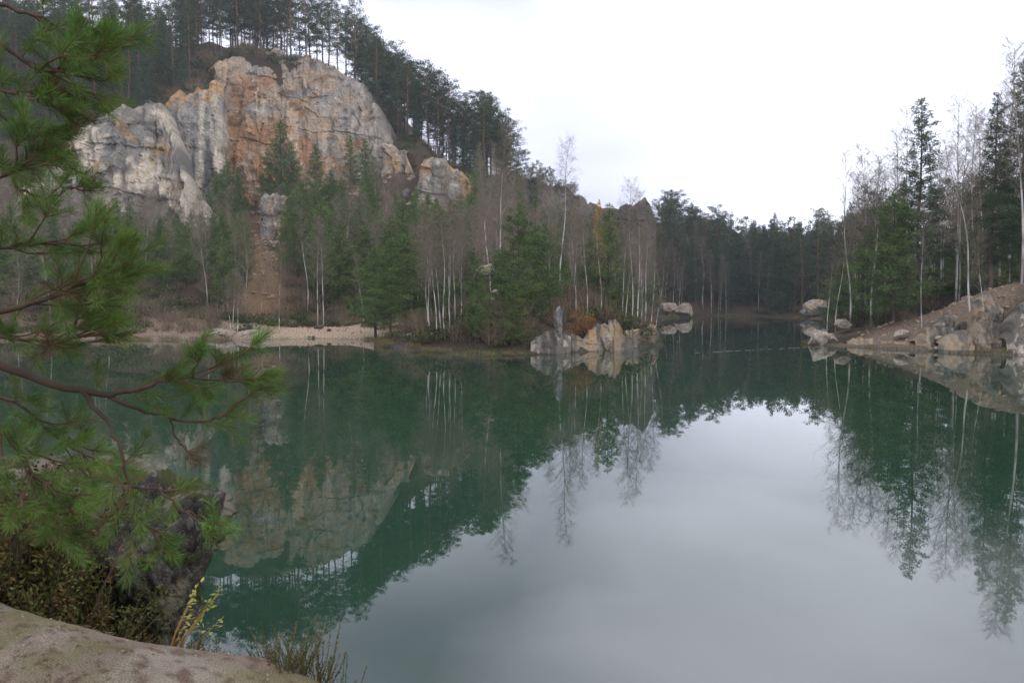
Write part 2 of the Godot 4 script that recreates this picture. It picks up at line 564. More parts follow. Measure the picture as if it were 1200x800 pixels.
func build_cliffs() -> void:
	cliff("sandstone_cliff", "pale cream and grey sandstone buttress with a rounded dome top above the trees",
		[[5, 136, 268, 140, 250], [30, 134, 268, 140, 222], [60, 133, 268, 140, 188], [90, 132, 268, 141, 158], [120, 131, 268, 142, 138], [150, 131, 268, 143, 124], [168, 131, 268, 143, 117], [184, 132, 268, 143, 122], [196, 132, 268, 142, 145], [210, 132, 268, 140, 190], [232, 132, 270, 137, 232], [262, 133, 275, 135, 262]], 0, 1.0, 1)
	cliff("sandstone_cliff", "grey vertical rock wall with dark streaks between dome buttress and orange face",
		[[180, 147, 235, 150, 128], [192, 146, 235, 150, 118], [208, 146, 235, 150, 108], [226, 146, 235, 150, 102], [244, 147, 235, 151, 94], [256, 148, 235, 152, 98], [264, 150, 240, 153, 130], [272, 153, 250, 155, 190]], 1, 0.7, 2)
	cliff("sandstone_cliff", "broad orange and grey quarry face below the tall pines of the hilltop",
		[[246, 158, 245, 163, 112], [254, 159, 250, 167, 82], [262, 161, 255, 171, 70], [275, 163, 262, 174, 62], [300, 160, 268, 176, 61], [330, 162, 245, 177, 63], [360, 163, 232, 177, 67], [390, 163, 220, 176, 76], [412, 163, 215, 175, 90], [430, 162, 215, 173, 108], [442, 161, 215, 170, 130], [452, 160, 218, 166, 165]], 2, 0.7, 3)
	cliff("rock_outcrop", "small band of upright tan rock columns below the quarry face",
		[[292, 141, 285, 142, 262], [302, 140, 285, 142, 232], [320, 140, 285, 142, 224], [340, 140, 285, 142, 226], [356, 140, 285, 142, 230], [366, 141, 285, 142, 255]], 3, 0.7, 4)
	cliff("rock_outcrop", "pale broken rock ledge at the end of the quarry face under pines",
		[[432, 160, 220, 161, 200], [440, 158, 222, 160, 172], [456, 157, 222, 160, 166], [472, 156, 222, 159, 172], [486, 156, 226, 158, 205]], 3, 0.7, 5)
	cliff("rock_outcrop", "dark grey rock face low beneath the pale broken ledge",
		[[436, 152, 268, 153, 240], [448, 150, 268, 152, 216], [466, 150, 268, 152, 218], [484, 150, 268, 152, 220], [494, 151, 268, 152, 240]], 4, 0.6, 6)
	cliff("rock_outcrop", "orange streaked rock crag with slanting top on the birch slope",
		[[478, 150, 275, 151, 240], [486, 148, 275, 152, 195], [504, 147, 275, 153, 182], [522, 147, 275, 153, 184], [540, 148, 272, 154, 198], [552, 149, 270, 155, 210], [562, 151, 270, 155, 238]], 3, 0.9, 7)
	cliff("rock_outcrop", "dark rounded rock tower at the low end of the ridge",
		[[722, 182, 300, 186, 244], [738, 181, 305, 186, 241], [748, 181, 305, 186, 240], [757, 181, 305, 185, 238], [765, 181, 305, 185, 240], [771, 181, 305, 184, 254], [774, 182, 305, 184, 280]], 4, 0.7, 8)
	cliff("rock_outcrop", "grey and white chipped rock at the headland water below the pillar",
		[[622, 52.1, 414, 52.7, 402], [630, 52.0, 414, 52.9, 393], [642, 52.0, 414, 53.3, 388], [652, 52.3, 414, 53.3, 386], [661, 52.9, 414, 53.7, 390], [670, 53.7, 412, 54.5, 397]], 5, 0.6, 11, 0.2)
	cliff("rock_outcrop", "square jointed grey rock with mossy cream top beside the rusty bush",
		[[664, 53.9, 412, 54.9, 396], [672, 54.1, 412, 55.7, 390], [684, 54.5, 412, 56.1, 397], [692, 54.9, 411, 56.5, 386], [700, 55.3, 411, 57.1, 379], [710, 55.9, 410, 57.7, 379], [717, 56.5, 410, 58.3, 384], [724, 57.1, 409, 58.7, 390]], 6, 0.7, 12, 0.22)
	cliff("rock_outcrop", "ochre stained low rock along the tip of the headland",
		[[714, 55.6, 412, 57.6, 376], [722, 56.2, 411, 58.4, 374], [732, 57.4, 410, 59.2, 390], [742, 58.6, 408, 60.6, 384], [750, 59.8, 408, 61.8, 384], [758, 60.6, 407, 62.4, 386], [767, 61.6, 406, 63.4, 379], [774, 62.8, 405, 64.2, 388]], 6, 0.7, 13, 0.24)
	cliff("rock_outcrop", "large rounded tan boulder with a grey hollow on the bare slope",
		[[1140, 54.0, 402, 55.0, 378], [1144, 53.8, 402, 55.2, 356], [1151, 53.5, 402, 55.4, 347], [1162, 53.4, 402, 55.6, 346], [1172, 53.5, 401, 55.6, 354], [1180, 53.8, 400, 55.4, 372], [1187, 54.2, 399, 55.0, 390]], 6, 0.8, 14, 0.2)
	cliff("rock_outcrop", "cream weathered rock beside the foot of the white forked birch",
		[[1104, 54.4, 409, 55, 402], [1112, 53.8, 410, 55.2, 392], [1124, 53.4, 410, 55.2, 386], [1136, 53.2, 410, 55, 388], [1146, 53.4, 410, 54.6, 400]], 6, 0.7, 15, 0.2)
	cliff("rock_outcrop", "ochre crumbling rock rib on the bare bank near water",
		[[1078, 56.8, 405, 57.2, 400], [1086, 56.2, 405, 57.6, 386], [1094, 56, 405, 57.8, 378], [1102, 56.2, 405, 57.6, 388], [1108, 56.6, 404, 57.2, 398]], 6, 0.7, 16, 0.2)
	cliff("rock_outcrop", "pale broken rib of rock upslope of the forked birch",
		[[1104, 57.4, 394, 57.8, 386], [1110, 57, 394, 58, 374], [1118, 56.8, 394, 58.2, 366], [1128, 57, 393, 58.2, 370], [1136, 57.6, 392, 58, 384]], 5, 0.7, 17, 0.2)
	cliff("rock_outcrop", "low cream sandstone ledge along the water of the bare bank",
		[[996, 61.0, 408, 61.6, 401], [1008, 60.2, 408, 61.2, 396], [1026, 59.4, 409, 60.6, 398], [1044, 58.6, 409, 59.8, 401], [1060, 57.8, 410, 59.0, 399], [1076, 57.0, 410, 58.2, 402], [1092, 56.0, 411, 57.2, 400], [1104, 55.4, 411, 56.2, 404]], 6, 0.6, 19, 0.16)
	cliff("rock_outcrop", "tall grey jointed rock at the end of the bare bank",
		[[1186, 51.6, 412, 52.2, 398], [1192, 51.2, 413, 52.4, 378], [1199, 50.8, 414, 52.6, 362], [1212, 50.6, 415, 52.6, 352], [1228, 50.8, 415, 52.4, 362]], 5, 0.7, 18, 0.2)
	cliff("rock_outcrop", "dark weathered rock edge along the falling ridge beneath thin pines",
		[[590, 176, 235, 181, 208], [610, 175, 238, 181, 206], [640, 175, 242, 181, 212], [665, 176, 248, 182, 222], [690, 177, 255, 183, 236], [712, 178, 262, 184, 240]], 4, 0.8, 9)


# ---------------------------------------------------------------- boulders
func boulder_mesh(size: Vector3, seed_: int, tone: Array, blocky := 0.5, res := 26) -> ArrayMesh:
	var s := Shape.new()
	var longest := maxf(size.x, maxf(size.y, size.z))
	var dice := RandomNumberGenerator.new()
	dice.seed = seed_ * 7919
	var cuts := []
	for k in 15:
		var cn := Vector3(dice.randfn(), dice.randfn() * 0.9, dice.randfn()).normalized()
		cuts.append([cn, dice.randf_range(0.62, 1.0) * lerpf(1.0, 0.92, blocky)])
	cuts.append([Vector3(dice.randf_range(-0.25, 0.25), 1, dice.randf_range(-0.25, 0.25)).normalized(), 0.8])
	for r in res + 1:
		var th := PI * r / res
		for k in 2 * res + 1:
			var ph := TAU * (k % (2 * res)) / (2.0 * res)
			var d := Vector3(sin(th) * cos(ph), cos(th), sin(th) * sin(ph))
			var near := 1.12
			for cut in cuts:
				var along: float = d.dot(cut[0])
				if along > 0.05:
					var reach: float = cut[1] / along
					var mix := clampf(0.5 + 0.5 * (reach - near) / 0.09, 0.0, 1.0)
					near = lerpf(reach, near, mix) - 0.09 * mix * (1.0 - mix)
			var p := d * near * 1.12
			var w := p * size / longest * 12.0 + Vector3(seed_ * 31.0, 0, 0)
			var g := 1.0 + noise_mid.get_noise_3dv(w * 0.8) * 0.16 + noise_fine.get_noise_3dv(w * 0.5) * 0.09 + noise_fine.get_noise_3dv(w * 1.5) * 0.05
			g -= 0.09 * smoothstep(0.55, 0.9, noise_ridge.get_noise_3dv(w * 1.3))
			if res > 40: g += noise_fine.get_noise_3dv(w * 4.0) * 0.035 - 0.05 * smoothstep(0.5, 0.85, noise_ridge.get_noise_3dv(w * 4.0))
			s.v.push_back(p * g * size * 0.5)
			var a := noise_mid.get_noise_3dv(w * 1.7 + Vector3(0, 50, 0)) + noise_fine.get_noise_3dv(w * 0.9) * 0.4
			var col: Color = tone[0]
			col = col.lerp(tone[1], smoothstep(-0.1, 0.2, a))
			col = col.lerp(tone[2], smoothstep(0.15, 0.4, noise_mid.get_noise_3dv(w * 1.4 + Vector3(80, 0, 9))))
			if res > 40:
				col = col.lerp(Color(0.33, 0.32, 0.24), 0.8 * smoothstep(0.22, 0.34, noise_fine.get_noise_3dv(w * 3.0 + Vector3(7, 7, 7))))
				col = col.lerp(Color(0.09, 0.11, 0.025), 0.8 * smoothstep(0.12, 0.3, noise_mid.get_noise_3dv(w * 2.6 + Vector3(3, 30, 7)) + d.y * 0.12))
			s.c.push_back(col)
	s.sheet(2 * res + 1, res + 1)
	for k in range(0, s.i.size(), 3):
		var t := s.i[k + 1]
		s.i[k + 1] = s.i[k + 2]
		s.i[k + 2] = t
	if res < 40: return s.made()    # broken facets
	s.face_normals()
	# close the seam of the normals
	for r in res + 1:
		var a := r * (2 * res + 1)
		var b := a + 2 * res
		var both := (s.n[a] + s.n[b]).normalized()
		s.n[a] = both
		s.n[b] = both
	return s.made()


func boulder(at: Vector3, size: Vector3, turn: Vector3, tone: Array, label: String, seed_: int, group := "", blocky := 0.5, res := 26) -> void:
	var o := single("boulder", boulder_mesh(size, seed_, tone, blocky, res), M.boulder, label, "boulder", at, group)
	o.rotation = turn


func build_shore_rocks() -> void:
	var pale := [Color(0.62, 0.55, 0.44), Color(0.40, 0.36, 0.31), Color(0.55, 0.40, 0.22)]
	var grey := [Color(0.33, 0.31, 0.28), Color(0.17, 0.16, 0.15), Color(0.55, 0.50, 0.42)]
	var ochre := [Color(0.52, 0.40, 0.25), Color(0.30, 0.25, 0.20), Color(0.50, 0.28, 0.12)]
	var warm := [Color(0.44, 0.34, 0.25), Color(0.50, 0.44, 0.36), Color(0.32, 0.23, 0.165)]
	# [bearing, elevation of the middle, distance, width, height, depth, turn, tones, blockiness, label]
	var list := [
		[686, 404, 56.0, 0.9, 0.8, 0.9, 0.2, pale, 0.4, "low cream stone at the water under the rusty bush"],
		[654, 376, 52.9, 0.5, 2.7, 0.6, 0.0, grey, 0.6, "slim grey rock pillar with a pale cap on the wooded headland"],
		[712, 398, 56.0, 0.6, 1.4, 0.7, 0.0, pale, 0.4, "narrow cream upright stone beside the square jointed rock"],
		[574, 318, 66.0, 1.9, 1.3, 1.7, 0.4, pale, 0.5, "pale rock on top of the wooded headland among pines"],
		[584, 350, 62.0, 1.1, 1.6, 1.2, 0.8, pale, 0.5, "cream rock half way up the headland behind birch trunk"],
		[482, 394, 63.0, 2.2, 0.6, 1.4, 0.2, pale, 0.4, "flat pale slab by the low grassy end of the headland"],
		[540, 398, 57.2, 1.3, 0.6, 1.0, -0.3, pale, 0.4, "low pale stone under the cluster of headland birches"],
		[1103, 396, 56.0, 0.7, 0.35, 0.6, 0.5, pale, 0.5, "thin white slab lying on the bare bank"],
		[1057, 390, 60.0, 1.2, 0.65, 0.9, 0.2, pale, 0.5, "lone white stone among leaf litter on the bank"],
		[959, 396, 63.0, 1.5, 1.4, 1.4, 0.1, pale, 0.75, "square cream block standing in the water at the bank tip"],
		[973, 397, 63.6, 1.1, 1.0, 1.2, 0.4, warm, 0.5, "brown stone beside the square cream block at bank tip"],
		[988, 380, 68.0, 1.5, 1.0, 1.4, 0.6, warm, 0.4, "pinkish rock ledge above the square cream block"],
		[961, 360, 160.0, 5.6, 3.8, 4.0, 0.2, pale, 0.5, "distant cream and ochre rock at the far shore"],
		[947, 365, 160.0, 2.6, 1.8, 2.4, 0.6, grey, 0.5, "distant small grey rock beside the cream one"],
		[783, 362, 158.0, 3.6, 2.6, 3.0, 0.4, warm, 0.5, "distant grey rock at the water under the far birches"],
		[802, 363, 163.0, 4.0, 3.0, 3.4, 0.2, warm, 0.5, "distant brown rock by the water next to grey one"],
		[256, 388, 74.6, 1.4, 0.7, 1.2, 0.3, pale, 0.5, "white stone on the stony mound by the beach"],
		[250, 391, 74.0, 0.9, 0.5, 0.8, 0.9, pale, 0.5, "smaller white stone low on the stony mound"],
		[268, 391, 74.0, 1.9, 0.8, 1.3, 0.1, warm, 0.4, "flat pinkish stone in front of the mound birches"],
		[290, 393, 74.0, 2.6, 1.0, 1.8, 0.4, warm, 0.4, "low pink bedrock hump at the beach edge"],
		[307, 393, 74.2, 2.2, 1.0, 1.6, 0.7, warm, 0.5, "brown bedrock hump beside the lone beach birch"],
		[374, 383, 77.6, 0.9, 0.45, 0.7, 0.2, [Color(0.16, 0.13, 0.10), Color(0.10, 0.08, 0.07), Color(0.2, 0.16, 0.12)], 0.5, "dark driftwood coloured stone lying on the sand"],
		[385, 386, 76.8, 0.5, 0.22, 0.4, 0.7, [Color(0.16, 0.13, 0.10), Color(0.10, 0.08, 0.07), Color(0.2, 0.16, 0.12)], 0.5, "tiny dark stone beside the driftwood coloured one"],
		[178, 360, 86.0, 1.8, 2.4, 1.4, 0.3, grey, 0.5, "grey upright stone on the slope below the path"],
		[190, 366, 84.0, 1.8, 1.8, 1.4, 0.7, grey, 0.5, "grey tilted stone below the path"],
		[212, 362, 86.0, 2.0, 1.4, 1.4, 0.1, grey, 0.5, "grey broad stone below the path near spindly trees"],
		[335, 346, 96.0, 3.4, 3.4, 2.4, 0.3, ochre, 0.5, "tan broken rock in the gully above the beach"],
		[352, 336, 100.0, 2.6, 2.6, 2.0, 0.8, warm, 0.5, "pinkish broken rock higher up the gully"],
	]
	var k := 0
	for a in list:
		k += 1
		boulder(spot(a[0], a[1], a[2]), Vector3(a[3], a[4], a[5]), Vector3(rng.randf_range(-0.12, 0.12), a[6], rng.randf_range(-0.15, 0.15)), a[7], a[9], k, "", a[8])


# ---------------------------------------------------------------- trees
func jitter(r: float) -> Vector3:
	return Vector3(rng.randf_range(-r, r), rng.randf_range(-r, r), rng.randf_range(-r, r))


func tinted(c: Color, amount: float) -> Color:
	var f := 1.0 + rng.randf_range(-amount, amount)
	return Color(c.r * f * (1.0 + rng.randf_range(-0.1, 0.1)), c.g * f, c.b * f * (1.0 + rng.randf_range(-0.1, 0.1)))


func needle_clump(s: Shape, at: Vector3, spread: Vector3, count: int, length: float, width: float, col: Color, lift := 0.4) -> void:
	for k in count:
		var d := Vector3(rng.randfn(), rng.randfn(), rng.randfn()).normalized() * pow(rng.randf(), 0.45)
		var p := at + d * spread
		var along := (d + Vector3(0, lift, 0) + jitter(0.7)).normalized() * length * rng.randf_range(0.6, 1.25)
		var side := along.cross(jitter(1.0)).normalized() * width
		s.blade(p, along, side, tinted(col, 0.28))


# a Scots pine: bare lower stem, flat plates of needles above. Returns [trunk mesh, crown mesh] for a tree one metre per unit
func pine_meshes(h: float, bare: float, spread: float, boughs: int, tufts: int, leaf: float, tone: Color) -> Array:
	var t := Shape.new()
	var c := Shape.new()
	var pts := PackedVector3Array()
	var rad := PackedFloat32Array()
	var cols := PackedColorArray()
	var bend := Vector3(rng.randf_range(-1, 1), 0, rng.randf_range(-1, 1)) * h * 0.02
	for k in 11:
		var f := k / 10.0
		pts.push_back(Vector3(0, h * f - 0.6, 0) + bend * sin(f * 3.5) + jitter(0.03 * h * 0.1))
		rad.push_back(h * 0.0105 * (1.0 - f * 0.92) + 0.012)
		cols.push_back(tinted(Color(0.10, 0.075, 0.06).lerp(Color(0.24, 0.115, 0.06), smoothstep(0.35, 0.6, f)), 0.12))
	t.tube(pts, rad, 7, cols)
	var dead := 10
	for k in boughs + dead:
		var f := bare + (0.985 - bare) * (k / float(boughs)) if k < boughs else rng.randf_range(bare * 0.45, bare)
		var at := pts[int(f * 10.0)].lerp(pts[mini(int(f * 10.0) + 1, 10)], fmod(f * 10.0, 1.0))
		var turn := k * 2.4 + rng.randf_range(-0.5, 0.5)
		var g := (f - bare) / (1.0 - bare)
		var reach := spread * (0.35 + 0.9 * sin(PI * clampf(0.28 + g * 0.68, 0.0, 1.0))) * rng.randf_range(0.55, 1.2)
		if k >= boughs: reach = spread * rng.randf_range(0.25, 0.6)
		var rise := lerpf(-0.05, 0.55, g) + rng.randf_range(-0.15, 0.2)
		var d := Vector3(cos(turn), rise, sin(turn))
		var mid := at + d * reach * 0.5 + Vector3(0, -0.05 * reach, 0) + jitter(0.12 * reach)
		var tip := at + d * reach + Vector3(0, 0.08 * reach, 0)
		var rb := h * 0.0026 * (1.2 - g * 0.6)
		t.tube(PackedVector3Array([at, mid, tip]), PackedFloat32Array([rb, rb * 0.7, rb * 0.25]), 4, PackedColorArray([cols[8], cols[4], cols[4]]))
		if k >= boughs: continue
		var n := 3 + int(reach * 1.2)
		var hue := tinted(tone, 0.22)
		for j in n:
			var e := lerpf(0.38, 1.0, (j + rng.randf()) / n)
			var p := at.lerp(mid, e * 2.0) if e < 0.5 else mid.lerp(tip, e * 2.0 - 1.0)
			p += Vector3(rng.randf_range(-1, 1), rng.randf_range(-0.1, 0.25), rng.randf_range(-1, 1)) * reach * 0.2
			needle_clump(c, p, Vector3(0.52, 0.2, 0.52) * spread * 0.42 * rng.randf_range(0.7, 1.2), tufts, leaf, leaf * 0.13, hue, 0.5)
	return [t.made(), c.made()]


# a spruce or a young pine: whorls of boughs from low down to a pointed top
func cone_meshes(h: float, bare: float, spread: float, boughs: int, tufts: int, leaf: float, tone: Color, droop: float, bark: Color) -> Array:
	var t := Shape.new()
	var c := Shape.new()
	var pts := PackedVector3Array()
	var rad := PackedFloat32Array()
	var cols := PackedColorArray()
	for k in 9:
		var f := k / 8.0
		pts.push_back(Vector3(0, h * f - 0.5, 0) + jitter(0.006 * h) * sin(PI * f))
		rad.push_back(h * 0.0105 * (1.0 - f * 0.95) + 0.008)
		cols.push_back(tinted(bark, 0.15))
	t.tube(pts, rad, 6, cols)
	for k in boughs:
		var g := (k + rng.randf() * 0.6) / boughs
		var f := bare + (0.99 - bare) * g
		var at := pts[int(f * 8.0)].lerp(pts[mini(int(f * 8.0) + 1, 8)], fmod(f * 8.0, 1.0))
		var turn := k * 2.4 + rng.randf_range(-0.6, 0.6)
		var reach := spread * (pow(1.0 - g, 0.75) + 0.06) * (0.55 + 0.45 * smoothstep(0.0, 0.18, g)) * rng.randf_range(0.65, 1.2)
		var rise := lerpf(-droop, 0.75, pow(g, 1.4)) + rng.randf_range(-0.12, 0.12)
		var d := Vector3(cos(turn), rise, sin(turn))
		var tip := at + d * reach + Vector3(0, 0.12 * reach, 0)
		var rb := 0.004 * h * (1.1 - g) * 0.6 + 0.006
		t.tube(PackedVector3Array([at, at.lerp(tip, 0.5) - Vector3(0, 0.05 * reach, 0), tip]), PackedFloat32Array([rb, rb * 0.7, rb * 0.3]), 4, PackedColorArray([bark, bark, bark]))
		var n := 1 + int(reach * 2.4)
		var bunch := int(tufts * clampf(0.35 + reach * 0.7, 0.35, 1.0))
		var hue := tinted(tone, 0.2)
		for j in n:
			var e := lerpf(0.22, 1.0, (j + rng.randf()) / n)
			var p := at.lerp(tip, e) + Vector3(rng.randf_range(-1, 1), rng.randf_range(-0.35, 0.1), rng.randf_range(-1, 1)) * 0.16 * reach
			needle_clump(c, p, Vector3(0.42, 0.2, 0.42) * (0.12 + 0.36 * reach), bunch, leaf, leaf * 0.12, hue, 0.25 if droop < 0.2 else -0.1)
	return [t.made(), c.made()]


# a leafless birch: pale stem, fine hanging and rising twigs
func birch_meshes(h: float, lean: float, first: float, boughs: int, tone: Color, stem: Color) -> Array:
	var t := Shape.new()
	var c := Shape.new()
	var pts := PackedVector3Array()
	var rad := PackedFloat32Array()
	var cols := PackedColorArray()
	var turn0 := rng.randf() * TAU
	var bend := Vector3(cos(turn0), 0, sin(turn0)) * h * lean
	var wob := jitter(1.0) * h * 0.013
	for k in 25:
		var f := k / 24.0
		pts.push_back(Vector3(0, h * f - 0.4, 0) + bend * f * f + Vector3(wob.x * sin(f * 7.0), 0, wob.z * sin(f * 9.0)))
		rad.push_back((h * 0.0048 + 0.01) * (1.0 - f * 0.93))
		var col := stem.lerp(tone, smoothstep(0.5, 0.9, f))
		if rng.randf() < 0.36 or k < 2: col = col.lerp(Color(0.06, 0.05, 0.045), rng.randf_range(0.4, 0.85))
		cols.push_back(tinted(col, 0.15))
	t.tube(pts, rad, 6, cols)
	for k in boughs:
		var f := lerpf(first, 0.99, pow((k + rng.randf()) / boughs, 0.9))
		var at := pts[int(f * 24.0)].lerp(pts[mini(int(f * 24.0) + 1, 24)], fmod(f * 24.0, 1.0))
		var turn := k * 2.4 + rng.randf_range(-0.7, 0.7)
		var reach := h * 0.17 * (1.12 - f) / (1.12 - first) * rng.randf_range(0.5, 1.25) + 0.3
		var d := Vector3(cos(turn), rng.randf_range(0.9, 1.7), sin(turn)).normalized()
		var mid := at + d * reach * 0.55
		var tip := at + d * reach + Vector3(cos(turn), -0.1, sin(turn)) * reach * 0.15
		var rb := 0.0011 * h * (1.2 - f) + 0.004
		var col := tinted(tone, 0.25)
		t.tube(PackedVector3Array([at, mid, tip]), PackedFloat32Array([rb, rb * 0.7, rb * 0.3]), 3, PackedColorArray([col, col, col]))
		for j in 8:
			var e := rng.randf_range(0.2, 1.0)
			var p := at.lerp(mid, e * 2.0) if e < 0.5 else mid.lerp(tip, e * 2.0 - 1.0)
			var w := (d * 0.7 + jitter(0.8)).normalized() * reach * rng.randf_range(0.25, 0.5)
			c.sliver(p, w, w.cross(jitter(1.0)).normalized() * 0.007, tinted(col, 0.2))
			for q in 5:
				var pp := p + w * rng.randf_range(0.2, 1.0)
				var ww := (w.normalized() * 0.6 + jitter(0.8) + Vector3(0, -0.1, 0)).normalized() * rng.randf_range(0.25, 0.6)
				c.sliver(pp, ww, ww.cross(jitter(1.0)).normalized() * 0.0045, tinted(col, 0.25))
	return [t.made(), c.made()]


func plant_tree(called: String, meshes: Array, stem_m: Material, crown_m: Material, at: Vector3, size: float, label: String, group: String, lean := Vector3.ZERO, wide := 1.0) -> void:
	var o := thing(called, label, "tree", at, group)
	piece("trunk", meshes[0], stem_m, o)
	piece("crown", meshes[1], crown_m, o)
	o.rotation = Vector3(lean.x, rng.randf() * TAU, lean.z)
	o.scale = Vector3(size * wide, size, size * wide)


var kinds := {}


func make_kinds() -> void:
	var deep := Color(0.052, 0.074, 0.036)
	var fresh := Color(0.092, 0.135, 0.042)
	var dusk := Color(0.050, 0.074, 0.042)
	var bark := Color(0.085, 0.065, 0.055)
	kinds.far_pine = []
	for k in 6: kinds.far_pine.append(pine_meshes(18.0, rng.randf_range(0.3, 0.56), rng.randf_range(2.1, 3.0), 30, 20, 0.42, tinted(deep, 0.15)))
	kinds.far_spruce = []
	for k in 4: kinds.far_spruce.append(cone_meshes(17.0, 0.12, rng.randf_range(2.5, 3.1), 90, 18, 0.42, tinted(dusk, 0.15), 0.35, bark))
	kinds.mid_pine = []
	for k in 6: kinds.mid_pine.append(cone_meshes(11.0, 0.1, rng.randf_range(2.2, 2.8), 70, 26, 0.30, tinted(fresh, 0.2), -0.1, bark))
	kinds.near_pine = []
	for k in 4: kinds.near_pine.append(cone_meshes(9.0, 0.14, rng.randf_range(2.0, 2.4), 64, 54, 0.19, tinted(fresh, 0.12), -0.05, bark))
	kinds.tall_pine = []
	for k in 4: kinds.tall_pine.append(pine_meshes(20.0, rng.randf_range(0.4, 0.5), rng.randf_range(2.0, 2.5), 40, 42, 0.26, tinted(deep, 0.12)))
	kinds.tall_spruce = []
	for k in 3: kinds.tall_spruce.append(cone_meshes(20.0, 0.2, rng.randf_range(3.0, 3.5), 110, 36, 0.25, tinted(deep, 0.12), 0.15, bark))
	kinds.birch = []
	for k in 10: kinds.birch.append(birch_meshes(15.0, rng.randf_range(0.0, 0.12), 0.38, 60, Color(0.18, 0.145, 0.11), Color(0.47, 0.445, 0.39)))
	kinds.thin = []
	for k in 6: kinds.thin.append(birch_meshes(12.0, rng.randf_range(0.0, 0.1), 0.3, 64, Color(0.20, 0.16, 0.12), Color(0.34, 0.305, 0.26)))
	kinds.gold = [cone_meshes(12.0, 0.15, 2.0, 60, 26, 0.28, Color(0.36, 0.20, 0.035), 0.0, bark)]


func any(kind: String) -> Array:
	var a: Array = kinds[kind]
	return a[rng.randi() % a.size()]


# scatter trees over an area given by bearing and distance; heights in metres
func grove(count: int, bearing: Vector2, far: Vector2, kind: String, model_h: float, tall: Vector2, called: String, label: String, group: String, wide := 1.0, keep_off := 1.6) -> void:
	var done := 0
	var tries := 0
	var places := []
	while done < count and tries < count * 12:
		tries += 1
		var d := rng.randf_range(far.x, far.y)
		var p := on_ground(rng.randf_range(bearing.x, bearing.y), d)
		if p.y < 0.25: continue
		var near := false
		for q in places:
			if Vector2(p.x - q.x, p.z - q.z).length() < keep_off: near = true
		if near or blocked(p): continue
		places.append(p)
		var birch := kind == "birch" or kind == "thin"
		var size := rng.randf()
		var named := label if size > 0.33 and size < 0.67 else ("shorter " if size < 0.5 else "taller ") + label
		plant_tree(called, any(kind), M.birch if birch else M.bark, M.twigs if birch else M.needles, p, lerpf(tall.x, tall.y, size) / model_h, named, group, jitter(0.035), wide * rng.randf_range(0.85, 1.15))
		done += 1


func blocked(p: Vector3) -> bool:    # the open sand and the bare rock faces stay free of trees
	var far := -p.z
	if Vector2((p.x + 18.0) / 8.0, (far - 77.0) / 5.5).length() < 1.0: return true
	var px := p.x / far * FOCAL + 600.0
	if absf(px - 308.0) < 20.0 and far > 86.0 and far < 152.0: return true
	if px > 20 and px < 262 and far > 126.0 and far < 147.0: return true
	if px > 185 and px < 280 and far > 138.0 and far < 156.0: return true
	if px > 240 and px < 452 and far > 150.0 and far < 173.0: return true
	if px > 436 and px < 562 and far > 143.0 and far < 158.0: return true
	return false


